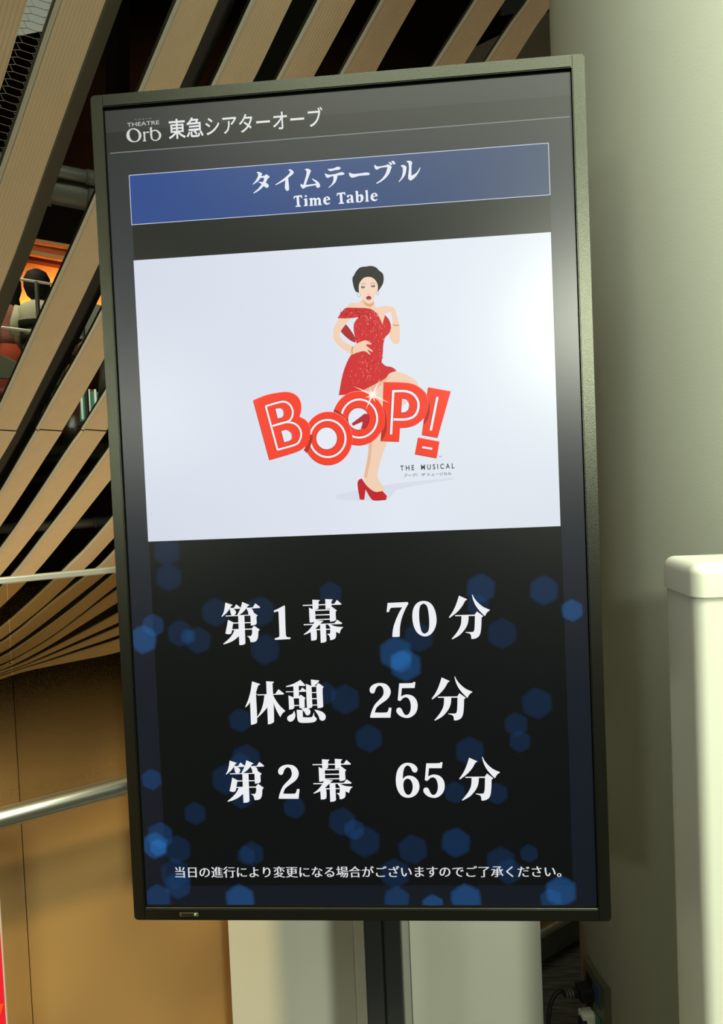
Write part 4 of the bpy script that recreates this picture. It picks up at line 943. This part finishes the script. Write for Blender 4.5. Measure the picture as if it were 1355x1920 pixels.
# red letters with inline and bevelled rim
c6 = (470, 720, 6.775); c7 = (640, 700, 6.159)
RED = (246, 58, 34); RIM = (110, 20, 18); PNK = (250, 150, 140); SHD = (176, 36, 28); IN = (240, 238, 242)
def sh(pl, dx, dy): return [[(x + dx, y + dy) for x, y in r] for r in pl]
def letter(c, outer, holes, inline, w, base, edges, cl=(), lim=50):
    def P(rings): return T(*c, [rings], lim)
    A('letter_rim', P(sh([outer], -4, 5) ), RIM, base); A('letter_rim', P(sh([outer], 2, -6)), PNK, base + .3)
    A('letter_face', P([outer] + holes), RED, base + .6)
    q = []
    for ln, closed in inline: q += stroke(*c, ln, w + 8, closed)
    A('letter_groove', q, (120, 24, 30), base + .8)
    q = []
    for ln, closed in inline: q += stroke(*c, [(x + 2, y + 1) for x, y in ln], w, closed)
    A('letter_inline', q, IN, base + 1.0)
    for h in holes: A('letter_hole_rim', stroke(*c, h, 6, True), RIM, base + .7)
HB = 16
ex = [(1000,165),(1260,212),(1110,742),(930,710)]; ed = [(885,745),(1130,792),(1098,978),(850,932)]
letter(c7, ex, [], [([(1105,272),(1028,660)], False)], 28, HB, None, lim=10)
letter(c7, ed, [], [([(930,852),(1045,871)], False)], 24, HB, None, lim=10)
Pp = [(490,105),(700,110),(830,130),(930,190),(985,260),(1000,370),(970,490),(880,580),(780,620),(675,628),(665,788),(455,780),(475,500)]
A('letter_shadow', T(*c7, [[(985,255),(1012,330),(1020,420),(1000,520),(960,590),(945,570),(980,470),(1000,370)]]), SHD, HB + 1.5)
ph = [(695,290),(750,300),(785,355),(775,420),(740,452),(685,458)]
def ring_letter(cx, cy, rx, ry, hx, hy, hcx, hcy, ix, iy, icx, icy, c, base, w):
    letter(c, ell(cx, cy, rx, ry, 48), [ell(hcx, hcy, hx, hy, 36)], [(ell(icx, icy, ix, iy, 44), True)], w, base, None)
letter(c7, Pp, [ph], [([(570,705)] + [(596,206)] + curve([(596,206),(740,207),(830,245),(882,325),(880,420),(835,495),(745,530),(600,532)])[1:], False)], 28, HB + 2, None)
A('letter_shadow', T(*c7, [[(480,380),(505,450),(522,560),(520,660),(490,740),(455,780),(462,690),(500,600)]]), SHD, HB + 3.4)
ring_letter(200, 520, 297, 310, 123, 129, 197, 527, 207, 220, 203, 522, c7, HB + 4, 24)
A('poster_gap', T(*c7, [ell(197, 527, 119, 125, 36)], 50), (226, 232, 242), HB + 4.5)
A('heel_shape', T(*c7, [[(118,580),(230,495),(262,470),(300,468),(316,490),(318,560),(285,635),(220,645),(240,590),(242,560),(132,608)]]), (178, 28, 48), HB + 4.7)
A('poster_gap', T(*c7, [[(720,305),(760,330),(702,385),(697,300)]], 10), SK, HB + 3.2)
A('letter_shadow', T(*c6, [[(1050,350),(1065,320),(1150,372),(1205,455),(1230,440),(1240,520),(1200,470),(1140,400)]]), SHD, HB + 5.8)
ring_letter(985, 693, 306, 336, 135, 142, 965, 692, 226, 236, 976, 692, c6, HB + 6, 26)
A('poster_gap', T(*c6, [ell(965, 692, 131, 138, 36)], 50), (228, 233, 243), HB + 6.5)
A('letter_shadow', T(*c6, [[(752,640),(790,650),(780,720),(752,810),(712,880),(672,838),(730,760)]]), SHD, HB + 7.6)
Bo = [(35,210),(200,145),(400,108),(500,112),(580,150),(630,220),(642,330),(620,420),(700,465),(750,540),(757,640),(720,750),(660,822),(560,870),(240,966)]
Bh1 = [(310,312),(380,305),(418,340),(422,400),(398,430),(342,442)]; Bh2 = [(385,595),(450,580),(508,610),(530,670),(508,720),(425,745)]
letter(c6, Bo, [Bh1, Bh2], [([(190,283)] + curve([(190,283),(330,240),(420,225),(490,258),(530,330),(528,400),(495,460),(430,490),(275,533)]), False),
   (curve([(275,533),(420,490),(500,488),(570,512),(620,565),(640,640),(618,720),(560,772),(340,835)]) + [(340,835),(190,283)], False)], 24, HB + 8, None, lim=55)
A('poster_gap', T(*c6, [Bh1, Bh2]), (226, 230, 240), HB + 8.65)
A('poster_gap', T(*c7, [ph]), (232, 236, 244), HB + 2.65)
# sparkle
cx_, cy_ = 358, 252; rays = []
for a_, ln in ((205, 240), (25, 220), (115, 190), (295, 210), (70, 90), (160, 90), (250, 90), (340, 80), (45, 80), (135, 70), (225, 80), (315, 80)):
    a2 = radians(a_); rays.append([(cx_ + 12 * cos(a2 + 1.57), cy_ + 12 * sin(a2 + 1.57)), (cx_ + ln * cos(a2), cy_ + ln * sin(a2)), (cx_ - 12 * cos(a2 + 1.57), cy_ - 12 * sin(a2 + 1.57))])
A('sparkle', T(*c7, rays + [ell(cx_, cy_, 36, 32, 20)], 5), (252, 240, 228), HB + 12)
text('poster_text', 'T H E    M U S I C A L', (750.2, 878), (851.4, 873), (847.6, 868.6), (752.4, 882.8), (52, 56, 58), 6, po, .02)
text('poster_text', 'ブープ！ ザ ミュージカル', (756.8, 890), (846.0, 887.5), (841.8, 884.8), (760, 894.6), (60, 62, 66), 6, po, .012)
text('poster_text', 'TM', (822, 856.5), (827.5, 856), (824, 855), (824, 858), (70, 72, 78), 6, po)

# ================================================================== ceiling lights behind the viewer (seen only as reflections)
def ceil_light(x, y, w, d, col, st_, z=3.39, label=None):
    t_ = empty('ceiling_light', (x, y, z)); tag(t_, label, 'ceiling light')
    MB().box((x - w / 2 - .02, y - d / 2 - .02, z - .02), (x + w / 2 + .02, y + d / 2 + .02, z + .01)).build('light_frame', M['alu'], t_)
    MB().box((x - w / 2, y - d / 2, z - .026), (x + w / 2, y + d / 2, z - .02)).build('diffuser', mat('diffuser', (.8, .8, .8), .5, emit=col, es=st_), t_)

ceil_light(1.3, -2.55, 4.6, 1.5, (.95, 1, .80), 1.9, label='wide luminous ceiling panel over the middle of the lobby')
wl = empty('wall_lamp', (-2.49, -5.46, 2.29)); tag(wl, 'square wall lamp on the lobby wall behind the viewer', 'lamp')
MB().box((-2.85, -5.5, 2.0), (-2.13, -5.45, 2.58)).build('lamp_frame', M['alu'], wl)
MB().box((-2.82, -5.452, 2.03), (-2.16, -5.44, 2.55)).build('diffuser', mat('lamp_diffuser', (.8, .8, .8), .5, emit=(.95, 1, .8), es=26.0), wl)
